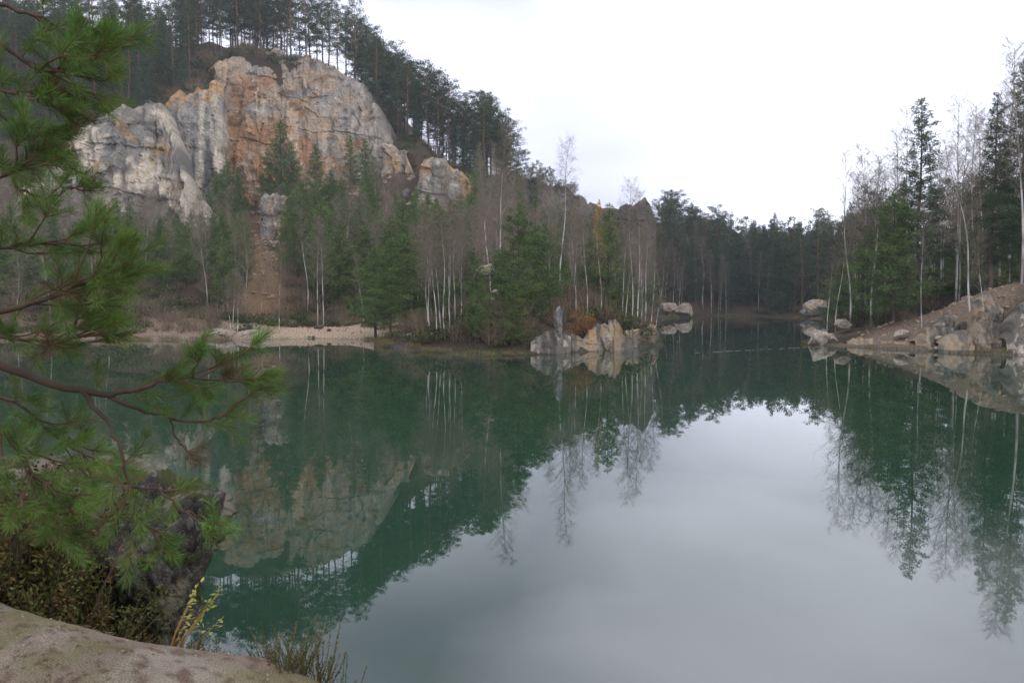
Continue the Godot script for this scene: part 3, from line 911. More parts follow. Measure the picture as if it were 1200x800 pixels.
func build_forest() -> void:
	make_kinds()
	# hilltop and ridge
	grove(54, Vector2(215, 445), Vector2(177, 196), "far_pine", 18.0, Vector2(15, 21), "scots_pine", "Scots pine on the hilltop above the orange quarry face", "pines on the hilltop above the quarry face")
	grove(16, Vector2(430, 480), Vector2(174, 190), "far_pine", 18.0, Vector2(15, 21), "scots_pine", "Scots pine on the steep shoulder right beside the quarry face", "pines on the shoulder beside the quarry face")
	grove(44, Vector2(470, 600), Vector2(172, 190), "far_pine", 18.0, Vector2(14, 21), "scots_pine", "Scots pine on the descending ridge against the sky", "pines on the descending ridge")
	grove(12, Vector2(470, 590), Vector2(170, 180), "far_spruce", 17.0, Vector2(8, 14), "spruce", "dark spruce filling the gaps between ridge pines", "spruces among the ridge pines")
	grove(20, Vector2(585, 672), Vector2(177, 186), "far_pine", 18.0, Vector2(9, 14), "scots_pine", "thin Scots pine at the low end of the ridge", "thin pines at the low end of the ridge", 0.8)
	grove(5, Vector2(725, 760), Vector2(184, 192), "far_pine", 18.0, Vector2(7, 10), "scots_pine", "small wind-shaped pine on the dark rock tower", "small pines on the rock tower")
	grove(120, Vector2(-80, 240), Vector2(152, 200), "far_pine", 18.0, Vector2(12, 19), "scots_pine", "dark pine in the dense wood above the pale buttress", "pines in the wood above the buttress")
	grove(70, Vector2(-60, 238), Vector2(148, 190), "far_spruce", 17.0, Vector2(7, 15), "spruce", "dark spruce in the dense wood above the pale buttress", "spruces in the wood above the buttress")
	# foot of the cliffs
	for a in [[330, 156, 19.0, 1.1], [318, 155, 13, 1.0], [345, 156, 13.5, 1.1], [268, 143, 13, 1.0], [262, 140, 12, 1.0], [256, 139, 9, 1.1], [280, 146, 11, 1.0], [372, 158, 12, 1.0], [430, 156, 10, 1.1], [412, 157, 11, 1.0]]:
		plant_tree("spruce", any("mid_pine"), M.bark, M.needles, on_ground(a[0], a[1]), a[2] / 11.0, "green conifer standing close against the foot of the quarry face", "conifers at the foot of the quarry face", jitter(0.02), a[3])
	grove(50, Vector2(150, 300), Vector2(86, 130), "mid_pine", 11.0, Vector2(5, 9.5), "young_pine", "blue-green pine on the slope below the pale buttress", "pines below the buttress", 1.05, 2.0)
	grove(84, Vector2(340, 560), Vector2(84, 146), "mid_pine", 11.0, Vector2(5.5, 11.5), "young_pine", "bright green bushy pine on the slope behind the beach", "bushy pines behind the beach", 1.1, 2.0)
	grove(26, Vector2(-40, 150), Vector2(78, 125), "mid_pine", 11.0, Vector2(7, 12), "young_pine", "pine on the slope at the far end of the sandy shore", "pines at the end of the sandy shore", 1.05, 2.0)
	grove(26, Vector2(-20, 170), Vector2(76, 128), "thin", 12.0, Vector2(9, 14), "birch", "thin leafless tree on the slope below the pale buttress", "leafless trees below the buttress")
	grove(26, Vector2(170, 345), Vector2(80, 135), "thin", 12.0, Vector2(7, 13), "birch", "slender leafless tree around the gully above the beach", "leafless trees around the gully")
	grove(24, Vector2(400, 570), Vector2(88, 150), "thin", 12.0, Vector2(8, 14), "birch", "slender leafless tree on the slope beneath the orange crag", "leafless trees beneath the orange crag")
	grove(56, Vector2(560, 775), Vector2(95, 178), "thin", 12.0, Vector2(8, 14), "birch", "slender leafless tree on the dark slope under the low ridge", "leafless trees under the low ridge")
	grove(40, Vector2(560, 770), Vector2(90, 172), "mid_pine", 11.0, Vector2(7, 12), "young_pine", "green pine on the dark slope under the low ridge", "pines under the low ridge")
	# far end of the lake
	grove(44, Vector2(770, 930), Vector2(188, 212), "far_pine", 18.0, Vector2(13, 18), "scots_pine", "dark pine in the wood at the far end of lake", "pines at the far end of the lake", 1.15)
	grove(40, Vector2(775, 960), Vector2(186, 208), "far_spruce", 17.0, Vector2(11, 18.5), "spruce", "dark spruce in the wood at the far end of lake", "spruces at the far end of the lake")
	grove(44, Vector2(770, 960), Vector2(183, 192), "birch", 15.0, Vector2(10, 18), "birch", "pale birch along the far shore of the lake", "birches along the far shore")
	grove(14, Vector2(845, 925), Vector2(187, 200), "far_spruce", 17.0, Vector2(17, 21), "spruce", "dark spruce in the middle of the far shore wood", "spruces in the middle of the far shore wood")
	grove(34, Vector2(905, 1015), Vector2(172, 200), "far_spruce", 17.0, Vector2(15, 22), "spruce", "dark spruce behind the distant cream rock of the far shore", "spruces behind the distant cream rock")
	grove(20, Vector2(920, 1015), Vector2(168, 195), "far_pine", 18.0, Vector2(15, 22), "scots_pine", "pine behind the distant cream rock of the far shore", "pines behind the distant cream rock")
	# wooded bank opposite
	grove(44, Vector2(975, 1230), Vector2(80, 170), "far_spruce", 17.0, Vector2(10, 15), "spruce", "dark spruce deep in the wood on the bare bank side", "spruces deep in the wood behind the bare bank")
	grove(26, Vector2(1000, 1235), Vector2(76, 125), "far_pine", 18.0, Vector2(10, 14), "scots_pine", "pine in the wood behind the bare earth bank", "pines in the wood behind the bare bank")
	grove(44, Vector2(985, 1215), Vector2(66, 100), "birch", 15.0, Vector2(11, 19), "birch", "leafless birch in the wood behind the bare earth bank", "birches in the wood behind the bare bank")
	for a in [[1075, 68, 116, "tall_spruce", "tall dark conifer with a pointed top above the bare bank", 1.0], [1160, 62, 108, "tall_spruce", "tall dark conifer behind the large tan boulder", 0.9], [1197, 60, 70, "tall_spruce", "tallest dark conifer beside the end of the bare bank", 0.9], [1022, 74, 268, "tall_pine", "pine with a broad crown behind the lone white stone", 0.9]]:
		set_tree(a[0], a[1], a[2], a[3], 20.0, "conifer", a[4], "", a[5])
	for a in [[1048, 64, 222, "near_pine", "broad green pine with low boughs on the bare bank", 1.35], [1010, 72, 262, "near_pine", "mid-sized green pine beside the broad one on the bank", 1.3], [985, 76, 300, "near_pine", "small green pine above the pinkish rock ledge", 1.3], [1085, 74, 262, "near_pine", "green pine upslope between the birches of the bank", 1.2], [1186, 63, 235, "near_pine", "dense dark pine behind the large tan boulder", 1.35], [1130, 72, 262, "near_pine", "green pine in shade behind the white forked birch", 1.2], [1152, 66, 285, "near_pine", "low green pine just behind the large tan boulder", 1.4]]:
		set_tree(a[0], a[1], a[2], a[3], 9.0, "young_pine", a[4], "", a[5])
	# birches of the opposite bank: bearing of the foot, distance, elevation of the top, lean
	for a in [[1146, 55.5, 160, -0.12, "white birch trunk leaning back over the cream stone"], [1151, 55.2, 265, 0.02, "short white birch stem forking from the same foot"], [1082, 59, 240, -0.06, "lone white birch on the bare bank by ochre rock"], [1170, 66, 55, 0.0, "very tall bare birch rising above the conifers"], [1120, 70, 112, 0.0, "tall bare birch with reddish twigs beside the pointed conifer"], [1135, 72, 118, 0.02, "tall bare birch behind the reddish one"], [1030, 74, 168, -0.16, "bare birch leaning out over the water from wood edge"], [1050, 78, 185, -0.1, "bare birch leaning beside the wood edge one"], [1196, 58, 58, 0.0, "very tall bare birch beside the tallest dark conifer"], [980, 70, 262, 0.03, "slim birch at the bank tip above the pinkish ledge"], [970, 66, 290, 0.0, "thin young birch by the square cream block"], [1065, 80, 130, -0.05, "bare birch behind the pointed dark conifer"]]:
		set_birch(a[0], a[1], a[2], a[3], "birch", a[4], "")
	# the wooded headland
	for a in [[561, 54.2, 300, "slim young pine standing free on the grassy headland shore", 0.9], [606, 57, 236, "broad green pine in the middle of the headland", 1.15], [586, 58, 290, "green pine beside the broad headland pine", 1.2], [628, 60, 262, "green pine above the rock pillar of the headland", 1.4], [600, 53.5, 325, "low green pine at the water by the rock pillar", 1.1], [457, 66, 275, "green pine at the low end of the headland", 1.4], [440, 72, 285, "green pine between the beach and the headland", 1.4], [478, 70, 270, "bushy green pine behind the flat pale slab", 1.4], [712, 72, 235, "slim dark pine beside the golden tree", 0.9], [735, 70, 300, "small pine over the headland tip rocks", 1.2], [690, 74, 275, "green pine behind the rusty bush", 1.2], [520, 68, 290, "soft green pine behind the headland birch cluster", 1.4], [548, 72, 285, "soft green pine inland of the slim young pine", 1.3], [660, 72, 300, "soft green pine on the back of the headland", 1.3]]:
		set_tree(a[0], a[1], a[2], "near_pine", 9.0, "young_pine", a[3], "", a[4])
	for a in [[505, 58.5, 258, -0.03], [511, 57.4, 250, -0.05], [517, 57.8, 262, -0.06], [522, 57.0, 240, -0.04], [527, 57.6, 270, -0.02], [533, 58.4, 245, -0.03], [500, 60, 280, -0.04], [540, 59, 262, 0.03], [526, 60, 230, 0.0]]:
		set_birch(a[0], a[1], a[2], a[3], "birch", "slim white birch of the cluster on the grassy headland shore", "birch cluster on the grassy headland shore")
	for a in [[586, 60, 150, -0.02, "tall white birch rising past the pale headland rock"], [575, 64, 185, -0.05, "tall birch leaning behind the pale headland rock"], [657, 66, 165, 0.01, "tall white birch on the crest of the headland"], [674, 60.5, 255, 0.01, "white birch at the bare brown patch of headland"], [687, 60.8, 235, 0.0, "straight white birch between bare patch and square block"], [704, 62, 250, 0.0, "thin birch above the big square grey block"]]:
		set_birch(a[0], a[1], a[2], a[3], "birch", a[4], "")
	for a in [[733, 62.5, 300, 0.02], [747, 63.5, 225, 0.03], [750, 64.5, 262, 0.06], [755, 64.8, 250, 0.0], [762, 65.2, 265, 0.08], [740, 66, 215, 0.0], [768, 65.5, 290, 0.12], [728, 68, 240, 0.03]]:
		set_birch(a[0], a[1], a[2], a[3], "birch", "thin pale birch on the rocky tip of the headland", "birches on the headland tip")
	grove(26, Vector2(450, 760), Vector2(64, 92), "thin", 12.0, Vector2(8, 12), "birch", "leafless sapling on the back of the wooded headland", "leafless saplings on the headland")
	set_tree(701, 78, 232, "gold", 12.0, "larch", "golden autumn larch behind the headland", "", 0.7)
	# birches of the beach
	for a in [[269, 74.0, 325, -0.04], [273, 74.2, 318, 0.0], [277, 74.0, 330, 0.06]]:
		set_birch(a[0], a[1], a[2], a[3], "birch", "white birch stem of the clump on the stony mound", "birch clump on the stony mound")
	for a in [[327, 74.6, 285, 0.01, "lone white birch at the edge of the sand"], [372, 82, 262, -0.02, "birch at the back of the sand"], [379, 81, 255, 0.01, "birch with dark stem foot at the back of sand"], [360, 90, 240, 0.0, "tall slim birch beside the gully"], [425, 77, 300, 0.0, "birch at the corner of beach and headland"]]:
		set_birch(a[0], a[1], a[2], a[3], "birch", a[4], "")


func set_tree(px: float, far: float, top: float, kind: String, model_h: float, called: String, label: String, group: String, wide := 1.0) -> void:
	var p := on_ground(px, far)
	var h := spot(px, top, far).y - p.y
	plant_tree(called, any(kind), M.bark, M.needles, p, h / (model_h * 0.97), label, group, jitter(0.02), wide * model_h / maxf(h, 5.0) if false else wide)


func set_birch(px: float, far: float, top: float, lean: float, called: String, label: String, group: String) -> void:
	var p := on_ground(px, far)
	var h := spot(px, top, far).y - p.y
	var o := thing(called, label, "tree", p, group)
	var m := any("birch")
	piece("trunk", m[0], M.birch, o)
	piece("crown", m[1], M.twigs, o)
	var s := h / 14.6
	o.basis = Basis(Vector3(0, 0, 1), -lean) * Basis(Vector3.UP, rng.randf() * TAU) * Basis.from_scale(Vector3(maxf(s, 0.55), s, maxf(s, 0.55)))


# ---------------------------------------------------------------- ground cover
func scatter(called: String, mesh: Mesh, m: Material, spots: Array, label: String, category: String) -> void:
	var mm := MultiMesh.new()
	mm.transform_format = MultiMesh.TRANSFORM_3D
	mm.mesh = mesh
	mm.instance_count = spots.size()
	for k in spots.size(): mm.set_instance_transform(k, spots[k])
	var o := MultiMeshInstance3D.new()
	o.name = numbered(called)
	o.multimesh = mm
	o.material_override = m
	add_child(o)
	o.set_meta("kind", "stuff")
	tag(o, label, category)


func build_ground_cover() -> void:
	var twig := Shape.new()
	for k in 110:
		var a := rng.randf() * TAU
		var d := Vector3(cos(a) * rng.randf(), rng.randf_range(0.5, 1.3), sin(a) * rng.randf()).normalized() * rng.randf_range(0.4, 1.0)
		var p := Vector3(rng.randfn() * 0.2, -0.05, rng.randfn() * 0.2) + d * rng.randf_range(0.0, 0.6)
		twig.sliver(p, d, d.cross(jitter(1)).normalized() * 0.011, tinted(Color(0.165, 0.125, 0.08), 0.4))
	var low := Shape.new()
	for k in 160:
		var p := Vector3(rng.randfn() * 0.3, rng.randf() * 0.35, rng.randfn() * 0.3)
		var d := (jitter(1) + Vector3(0, 0.6, 0)).normalized() * rng.randf_range(0.1, 0.22)
		low.blade(p, d, d.cross(jitter(1)).normalized() * 0.035, tinted(Color(0.075, 0.085, 0.034), 0.4))
	var rush := Shape.new()
	for k in 70:
		var d := Vector3(rng.randfn() * 0.3, 1.0, rng.randfn() * 0.3) * rng.randf_range(0.12, 0.36)
		rush.sliver(Vector3(rng.randfn() * 0.18, -0.05, rng.randfn() * 0.18), d, d.cross(jitter(1)).normalized() * 0.012, tinted(Color(0.22, 0.165, 0.075).lerp(Color(0.11, 0.115, 0.04), rng.randf()), 0.25))
	var twigs := []
	var lows := []
	var rushes := []
	while twigs.size() < 3600:
		var far := rng.randf_range(52, 185)
		var p := on_ground(rng.randf_range(-60, 1260), far)
		if p.y < 0.5 or blocked(p) or (p.x > 22 and far < 72 and rng.randf() < 0.85): continue
		if noise_mid.get_noise_2d(p.x * 2.0, far * 2.0) > 0.12: continue
		twigs.append(Transform3D(Basis(Vector3.UP, rng.randf() * TAU).scaled(Vector3.ONE * rng.randf_range(0.6, 2.0)), p))
	while lows.size() < 5200:
		var far := rng.randf_range(52, 185)
		var p := on_ground(rng.randf_range(-60, 1260), far)
		if p.y < 0.4 or blocked(p): continue
		if noise_mid.get_noise_2d(p.x * 2.0 + 60, far * 2.0) < -0.05 or (p.x > 22 and far < 70): continue
		lows.append(Transform3D(Basis(Vector3.UP, rng.randf() * TAU).scaled(Vector3.ONE * rng.randf_range(0.7, 2.0)), p))
	for k in 900:
		var far := rng.randf_range(158, 192)
		var p := on_ground(rng.randf_range(-40, 460), far)
		if p.y < 34.0: continue
		var t := Transform3D(Basis(Vector3.UP, rng.randf() * TAU).scaled(Vector3.ONE * rng.randf_range(1.2, 3.2)), p)
		if k % 3: lows.append(t)
		else: twigs.append(t)
	for k in shore.size():
		var a := shore[k]
		var b := shore[(k + 1) % shore.size()]
		if minf(a.y, b.y) < 45.0 or (a.x > 20 and rng.randf() < 0.3): continue
		if a.x < -12 and a.x > -23 and a.y < 76: continue
		for j in int(a.distance_to(b) * 5.0):
			var t := rng.randf()
			var p := a.lerp(b, t) + Vector2(rng.randfn(), rng.randfn()) * 0.3
			var h := height(p.x, p.y)
			if h < -0.3: continue
			if noise_mid.get_noise_2d(p.x * 4.0, p.y * 4.0) < 0.02 or (p.x > 1.0 and p.x < 14.0 and p.y < 70.0): continue
			rushes.append(Transform3D(Basis(Vector3.UP, rng.randf() * TAU).scaled(Vector3.ONE * rng.randf_range(0.6, 1.4)), Vector3(p.x, maxf(h, -0.1), -p.y)))
	scatter("undergrowth", twig.made(), M.twigs, twigs, "bare brown undergrowth all over the wooded slopes", "undergrowth")
	scatter("undergrowth", low.made(), M.leaves, lows, "low green bilberry cover on the forest floor", "undergrowth")
	scatter("grass", rush.made(), M.leaves, rushes, "yellow-brown grass fringe along the lake shore", "grass")
	var chip := boulder_mesh(Vector3(1, 0.7, 0.9), 90, [Color(0.50, 0.39, 0.28), Color(0.36, 0.28, 0.21), Color(0.44, 0.27, 0.14)], 0.5, 7)
	var rubble := []
	while rubble.size() < 1500:
		var p := Vector3.ZERO
		var big := 0.35
		match rng.randi() % 4:
			0: p = on_ground(rng.randfn() * 13.0 + 310.0, rng.randf_range(84, 152))
			1:
				p = on_ground(rng.randf_range(1000, 1215), rng.randf_range(51, 66))
				big = 0.2
			2:
				p = on_ground(rng.randf_range(160, 430), rng.randf_range(71, 86))
				big = 0.16
			3:
				p = on_ground(rng.randf_range(250, 560), rng.randf_range(132, 160))
				big = 0.7
		if p.y < 0.15: continue
		rubble.append(Transform3D(Basis.from_euler(Vector3(rng.randf() * TAU, rng.randf() * TAU, 0)).scaled(Vector3.ONE * big * pow(rng.randf(), 2.0) * 2.2 + Vector3.ONE * 0.06), p))
	scatter("rubble", chip, M.boulder, rubble, "loose stones and scree on gully, beach and bare bank", "rubble")
	# the rusty bush on the headland
	var t := Shape.new()
	var c := Shape.new()
	for k in 16:
		var a := k * 2.4
		var tip := Vector3(cos(a) * rng.randf_range(0.4, 1.1), rng.randf_range(0.8, 2.2), sin(a) * rng.randf_range(0.4, 1.1))
		t.tube(PackedVector3Array([Vector3.ZERO, tip * 0.5 + jitter(0.08), tip]), PackedFloat32Array([0.025, 0.015, 0.006]), 4, PackedColorArray([Color(0.1, 0.07, 0.05), Color(0.1, 0.07, 0.05), Color(0.12, 0.08, 0.05)]))
		for j in 4: needle_clump(c, tip * rng.randf_range(0.35, 1.05), Vector3(0.34, 0.14, 0.34), 22, 0.16, 0.03, tinted(Color(0.24, 0.115, 0.04), 0.3), 0.0)
	var bush := thing("bush", "rusty orange leafed bush on the headland rocks", "bush", spot(682, 397, 57.0))
	piece("stem", t.made(), M.bark, bush)
	piece("foliage", c.made(), M.leaves, bush)
	# the line of drift across the narrows
	var drift := Shape.new()
	var x := 12.6
	while x < 23.5:
		var w := rng.randf_range(0.15, 0.7)
		var far := lerpf(53.5, 60.5, (x - 12.6) / 11.0) + rng.randfn() * 0.06
		if rng.randf() < 0.75:
			drift.tube(PackedVector3Array([Vector3(x, 0.01, -far), Vector3(x + w, 0.012, -far - w * 0.6)]), PackedFloat32Array([0.012, 0.009]), 4, PackedColorArray([Color(0.28, 0.27, 0.25), Color(0.28, 0.27, 0.25)]))
		x += w + rng.randf_range(0.0, 0.35)
	single("drift_line", drift.made(), M.bark, "thin broken pale line of drift floating across the lake", "drift")


# ---------------------------------------------------------------- the near bank
var ledge_edge := PackedVector2Array([Vector2(-9, 6.6), Vector2(-5, 5.2), Vector2(-3.1, 4.5), Vector2(-2.5, 4.12), Vector2(-1.95, 3.85), Vector2(-1.5, 3.72), Vector2(-1.13, 3.62), Vector2(-0.84, 3.42), Vector2(-0.62, 3.1), Vector2(-0.5, 2.5), Vector2(0.3, 1.9), Vector2(2, 1.0), Vector2(6, -1), Vector2(6, -4), Vector2(-9, -4)])


func ledge_height(x: float, far: float) -> float:
	var p := Vector2(x, far)
	var best := 1e9
	for k in ledge_edge.size():
		var a := ledge_edge[k]
		var ab := ledge_edge[(k + 1) % ledge_edge.size()] - a
		var t := clampf((p - a).dot(ab) / ab.length_squared(), 0.0, 1.0)
		best = minf(best, (a + ab * t - p).length())
	var bump := noise_fine.get_noise_2d(x * 12.0, far * 12.0) * 0.014 + noise_fine.get_noise_2d(x * 3.0, far * 3.0) * 0.06 + noise_mid.get_noise_2d(x * 9.0, far * 9.0) * 0.09
	if Geometry2D.is_point_in_polygon(p, ledge_edge):
		return 2.02 - 0.14 * exp(-best * 6.0) + bump * clampf(best * 3.0, 0.3, 1.0)
	var steep := lerpf(1.8, 0.55, smoothstep(-1.7, -3.3, x))
	return 1.88 - 0.26 * (1.0 - exp(-best * 6.0)) - best * steep + bump


func build_near_bank() -> void:
	var s := Shape.new()
	var xs := steps(-9, -3.6, 0.25) + steps(-3.6, 0.6, 0.035) + steps(0.6, 7, 0.3)
	var ds := steps(-4, 1.6, 0.3) + steps(1.6, 5.2, 0.035) + steps(5.2, 12.1, 0.2)
	for far in ds:
		for x in xs:
			var h := ledge_height(x, far)
			s.v.push_back(Vector3(x, h, -far))
			var a := noise_fine.get_noise_2d(x * 2.5, far * 2.5)
			var b := noise_mid.get_noise_2d(x * 14.0, far * 14.0)
			var c := noise_fine.get_noise_2d(x * 22.0, far * 22.0)
			var col := Color(0.40, 0.31, 0.225).lerp(Color(0.52, 0.44, 0.33), smoothstep(-0.2, 0.3, b + c * 0.4))
			col = col.lerp(Color(0.29, 0.26, 0.115), 0.8 * smoothstep(0.0, 0.35, a + b * 0.3 + clampf((x + 1.6) * 0.3, -0.2, 0.25)))
			col = col.lerp(Color(0.17, 0.085, 0.05), 0.7 * smoothstep(0.18, 0.4, c - a * 0.4))
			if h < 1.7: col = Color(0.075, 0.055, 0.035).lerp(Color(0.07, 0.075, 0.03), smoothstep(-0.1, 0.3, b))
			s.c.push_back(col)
	s.sheet(xs.size(), ds.size())
	s.face_normals()
	setting("ground", s.made(), M.near_ground)

	var dark_stone := [Color(0.135, 0.12, 0.105), Color(0.07, 0.062, 0.055), Color(0.30, 0.25, 0.17)]
	var light_stone := [Color(0.30, 0.26, 0.19), Color(0.12, 0.12, 0.065), Color(0.20, 0.15, 0.09)]
	var big := single("boulder", boulder_mesh(Vector3(0.92, 1.35, 1.15), 71, dark_stone, 0.45, 110), M.near_rock, "dark lichened boulder under the overhanging pine at the ledge", "boulder", spot(172, 668, 5.4))
	big.rotation = Vector3(0.1, 0.5, -0.12)
	var pale := single("boulder", boulder_mesh(Vector3(2.5, 0.9, 1.6), 72, light_stone, 0.5, 100), M.near_rock, "pale mossy rock behind the dark boulder, half hidden by pine", "boulder", spot(85, 590, 7.2))
	pale.rotation = Vector3(0.0, 0.3, -0.16)
	var side := single("boulder", boulder_mesh(Vector3(1.3, 0.9, 1.1), 73, dark_stone, 0.45, 48), M.near_rock, "dark mossy boulder in the heather beside the ledge", "boulder", spot(60, 660, 5.6))
	side.rotation = Vector3(0.1, 1.1, 0.1)

	# heather and bilberry on the bank
	var heathers := []
	for k in 4: heathers.append(heather_meshes(k))
	var places := []
	for a in [[30, 640, 5.0, 1.3], [70, 660, 4.9, 1.2], [110, 690, 4.75, 1.2], [20, 690, 4.6, 1.1], [60, 710, 4.45, 1.1], [95, 722, 4.35, 1.1], [130, 735, 4.2, 1.0], [160, 738, 4.15, 0.9], [185, 748, 4.1, 0.8], [150, 700, 4.6, 1.1], [20, 600, 5.6, 1.5], [60, 610, 5.7, 1.4], [100, 640, 5.4, 1.2], [40, 560, 6.2, 1.6], [210, 745, 4.0, 0.8], [130, 640, 5.6, 1.0],
			[232, 752, 3.95, 0.8], [255, 755, 3.95, 0.85], [275, 765, 3.9, 0.75], [300, 778, 3.75, 0.75], [325, 790, 3.65, 0.8], [348, 800, 3.55, 0.85], [372, 812, 3.45, 0.8], [395, 818, 3.4, 0.75], [420, 828, 3.3, 0.7], [445, 826, 3.3, 0.8], [468, 838, 3.2, 0.7], [338, 812, 3.4, 0.6], [262, 742, 4.2, 0.9]]:
		places.append(a)
	for k in places.size():
		var a: Array = places[k]
		var p := spot(a[0], a[1], a[2])
		if a[0] > 200: p = rim(p)
		p.y = ledge_height(p.x, -p.z) - 0.02
		var hm: Array = heathers[k % 4]
		var edge: bool = a[0] > 220
		var o := thing("heather", "heather sprig hanging over the water at the ledge rim" if edge else "dark heather clump between the ledge and the boulders", "shrub", p, "heather along the ledge rim" if edge else "heather between ledge and boulders")
		piece("stem", hm[0], M.bark, o)
		piece("foliage", hm[1], M.leaves, o)
		o.rotation.y = rng.randf() * TAU
		o.scale = Vector3.ONE * a[3] * (1.0 if edge else 1.15)

	var scrap := Shape.new()
	for k in 5:
		var d := Vector3(cos(k * 1.9), rng.randf_range(-0.1, 0.25), sin(k * 1.9)) * rng.randf_range(0.012, 0.05)
		scrap.blade(jitter(0.03) * Vector3(1, 0.1, 1), d, d.cross(Vector3.UP).normalized() * rng.randf_range(0.0008, 0.006), tinted(Color(0.15, 0.095, 0.055), 0.45))
	var scraps := []
	while scraps.size() < 420:
		var x := rng.randf_range(-3.4, 0.0)
		var far := rng.randf_range(2.2, 4.4)
		var h := ledge_height(x, far)
		if h < 1.75 or noise_fine.get_noise_2d(x * 3.0, far * 3.0) < -0.05: continue
		scraps.append(Transform3D(Basis(Vector3.UP, rng.randf() * TAU).scaled(Vector3.ONE * rng.randf_range(0.5, 1.3)), Vector3(x, h + 0.004, -far)))
	var grit := []
	while grit.size() < 260:
		var x := rng.randf_range(-3.4, 0.2)
		var far := rng.randf_range(2.2, 4.4)
		var h := ledge_height(x, far)
		if h < 1.7 or noise_fine.get_noise_2d(x * 4.0 + 50.0, far * 4.0) < 0.0: continue
		grit.append(Transform3D(Basis.from_euler(Vector3(rng.randf() * TAU, rng.randf() * TAU, 0)).scaled(Vector3.ONE * (0.004 + 0.014 * pow(rng.randf(), 3.0))), Vector3(x, h + 0.001, -far)))
	scatter("gravel", boulder_mesh(Vector3.ONE, 95, [Color(0.30, 0.25, 0.19), Color(0.20, 0.17, 0.14), Color(0.36, 0.31, 0.25)], 0.5, 5), M.bed, grit, "small grit and pebbles lying on the near ledge", "gravel")
	scatter("leaf_litter", scrap.made(), M.leaves, scraps, "dry brown needles and leaf scraps strewn on the near ledge", "litter")
	var shrubs := []
	for k in 3: shrubs.append(shrub_meshes())
	for a in [[-10, 640, 4.75, 1.9], [20, 640, 4.8, 2.0], [52, 645, 4.9, 1.9], [84, 650, 5.0, 1.8], [112, 665, 5.0, 1.5], [5, 680, 4.6, 1.5], [40, 690, 4.55, 1.4], [75, 700, 4.5, 1.3], [105, 712, 4.45, 1.2], [132, 722, 4.4, 1.0], [158, 732, 4.3, 0.8], [30, 610, 5.4, 1.9], [70, 615, 5.5, 1.8], [105, 640, 5.4, 1.5], [212, 752, 4.15, 0.55], [240, 760, 4.05, 0.5], [268, 772, 3.95, 0.5], [-30, 600, 5.2, 2.0], [145, 690, 4.7, 0.9]]:
		var p := spot(a[0], a[1] + 40.0, a[2])
		if a[0] > 200: p = rim(p)
		p.y = minf(p.y, ledge_height(p.x, -p.z) + 0.05) - 0.03
		var o := thing("shrub", "small leaved olive shrub growing around the near boulders", "shrub", p, "olive shrubs around the near boulders")
		var sm: Array = shrubs[rng.randi() % 3]
		piece("stem", sm[0], M.bark, o)
		piece("foliage", sm[1], M.leaves, o)
		o.rotation.y = rng.randf() * TAU
		o.scale = Vector3.ONE * a[3]

	# sapling with yellow-green leaves
	var t := Shape.new()
	var c := Shape.new()
	var root := spot(205, 752, 4.15)
	root = rim(root)
	for a in [[232, 683], [258, 690], [246, 702], [240, 716], [262, 722], [226, 700], [222, 722]]:
		var tip := spot(a[0], a[1], 4.15) - root
		t.tube(PackedVector3Array([Vector3.ZERO, tip * 0.55 + Vector3(-0.02, 0.01, 0), tip]), PackedFloat32Array([0.006, 0.0045, 0.002]), 5, PackedColorArray([Color(0.28, 0.16, 0.06), Color(0.28, 0.16, 0.06), Color(0.28, 0.2, 0.06)]))
		for j in 14:
			var p := tip * rng.randf_range(0.75, 1.04) + jitter(0.018)
			var d := (jitter(1.0) * Vector3(1, 0.45, 1)).normalized() * rng.randf_range(0.025, 0.045)
			c.blade(p, d, d.cross(Vector3.UP + jitter(0.4)).normalized() * 0.009, tinted(Color(0.29, 0.28, 0.07), 0.3))
	var sap := thing("sapling", "little sapling with yellow-green leaves beside the dark boulder", "sapling", root)
	piece("stem", t.made(), M.bark, sap)
	piece("foliage", c.made(), M.leaves, sap)


func rim(p: Vector3) -> Vector3:    # step back towards the ledge until there is firm ground
	for k in 60:
		if ledge_height(p.x, -p.z) > 1.55: break
		p = p.move_toward(Vector3(-1.9, p.y, -2.6), 0.03)
	p.y = ledge_height(p.x, -p.z)
	return p


func shrub_meshes() -> Array:
	var t := Shape.new()
	var c := Shape.new()
	for k in 40:
		var a := rng.randf() * TAU
		var d := Vector3(cos(a) * rng.randf_range(0.1, 1.0), 0.9, sin(a) * rng.randf_range(0.1, 1.0)).normalized()
		var length := rng.randf_range(0.25, 0.62)
		var mid := d * length * 0.5 + jitter(0.04)
		var tip := d * length + jitter(0.05)
		var col := tinted(Color(0.09, 0.06, 0.04), 0.25)
		t.tube(PackedVector3Array([jitter(0.04), mid, tip]), PackedFloat32Array([0.006, 0.004, 0.0015]), 4, PackedColorArray([col, col, col]))
		var hue := tinted(Color(0.066, 0.068, 0.020), 0.4)
		if rng.randf() < 0.15: hue = tinted(Color(0.12, 0.075, 0.03), 0.25)
		for j in 80:
			var e := rng.randf_range(0.25, 1.0)
			var p := (mid * e * 2.0 if e < 0.5 else mid.lerp(tip, e * 2.0 - 1.0)) + jitter(0.035)
			var w := (d * 0.4 + jitter(1.0)).normalized() * rng.randf_range(0.015, 0.034)
			c.blade(p, w, w.cross(jitter(1)).normalized() * 0.0055, tinted(hue, 0.3))
	return [t.made(), c.made()]


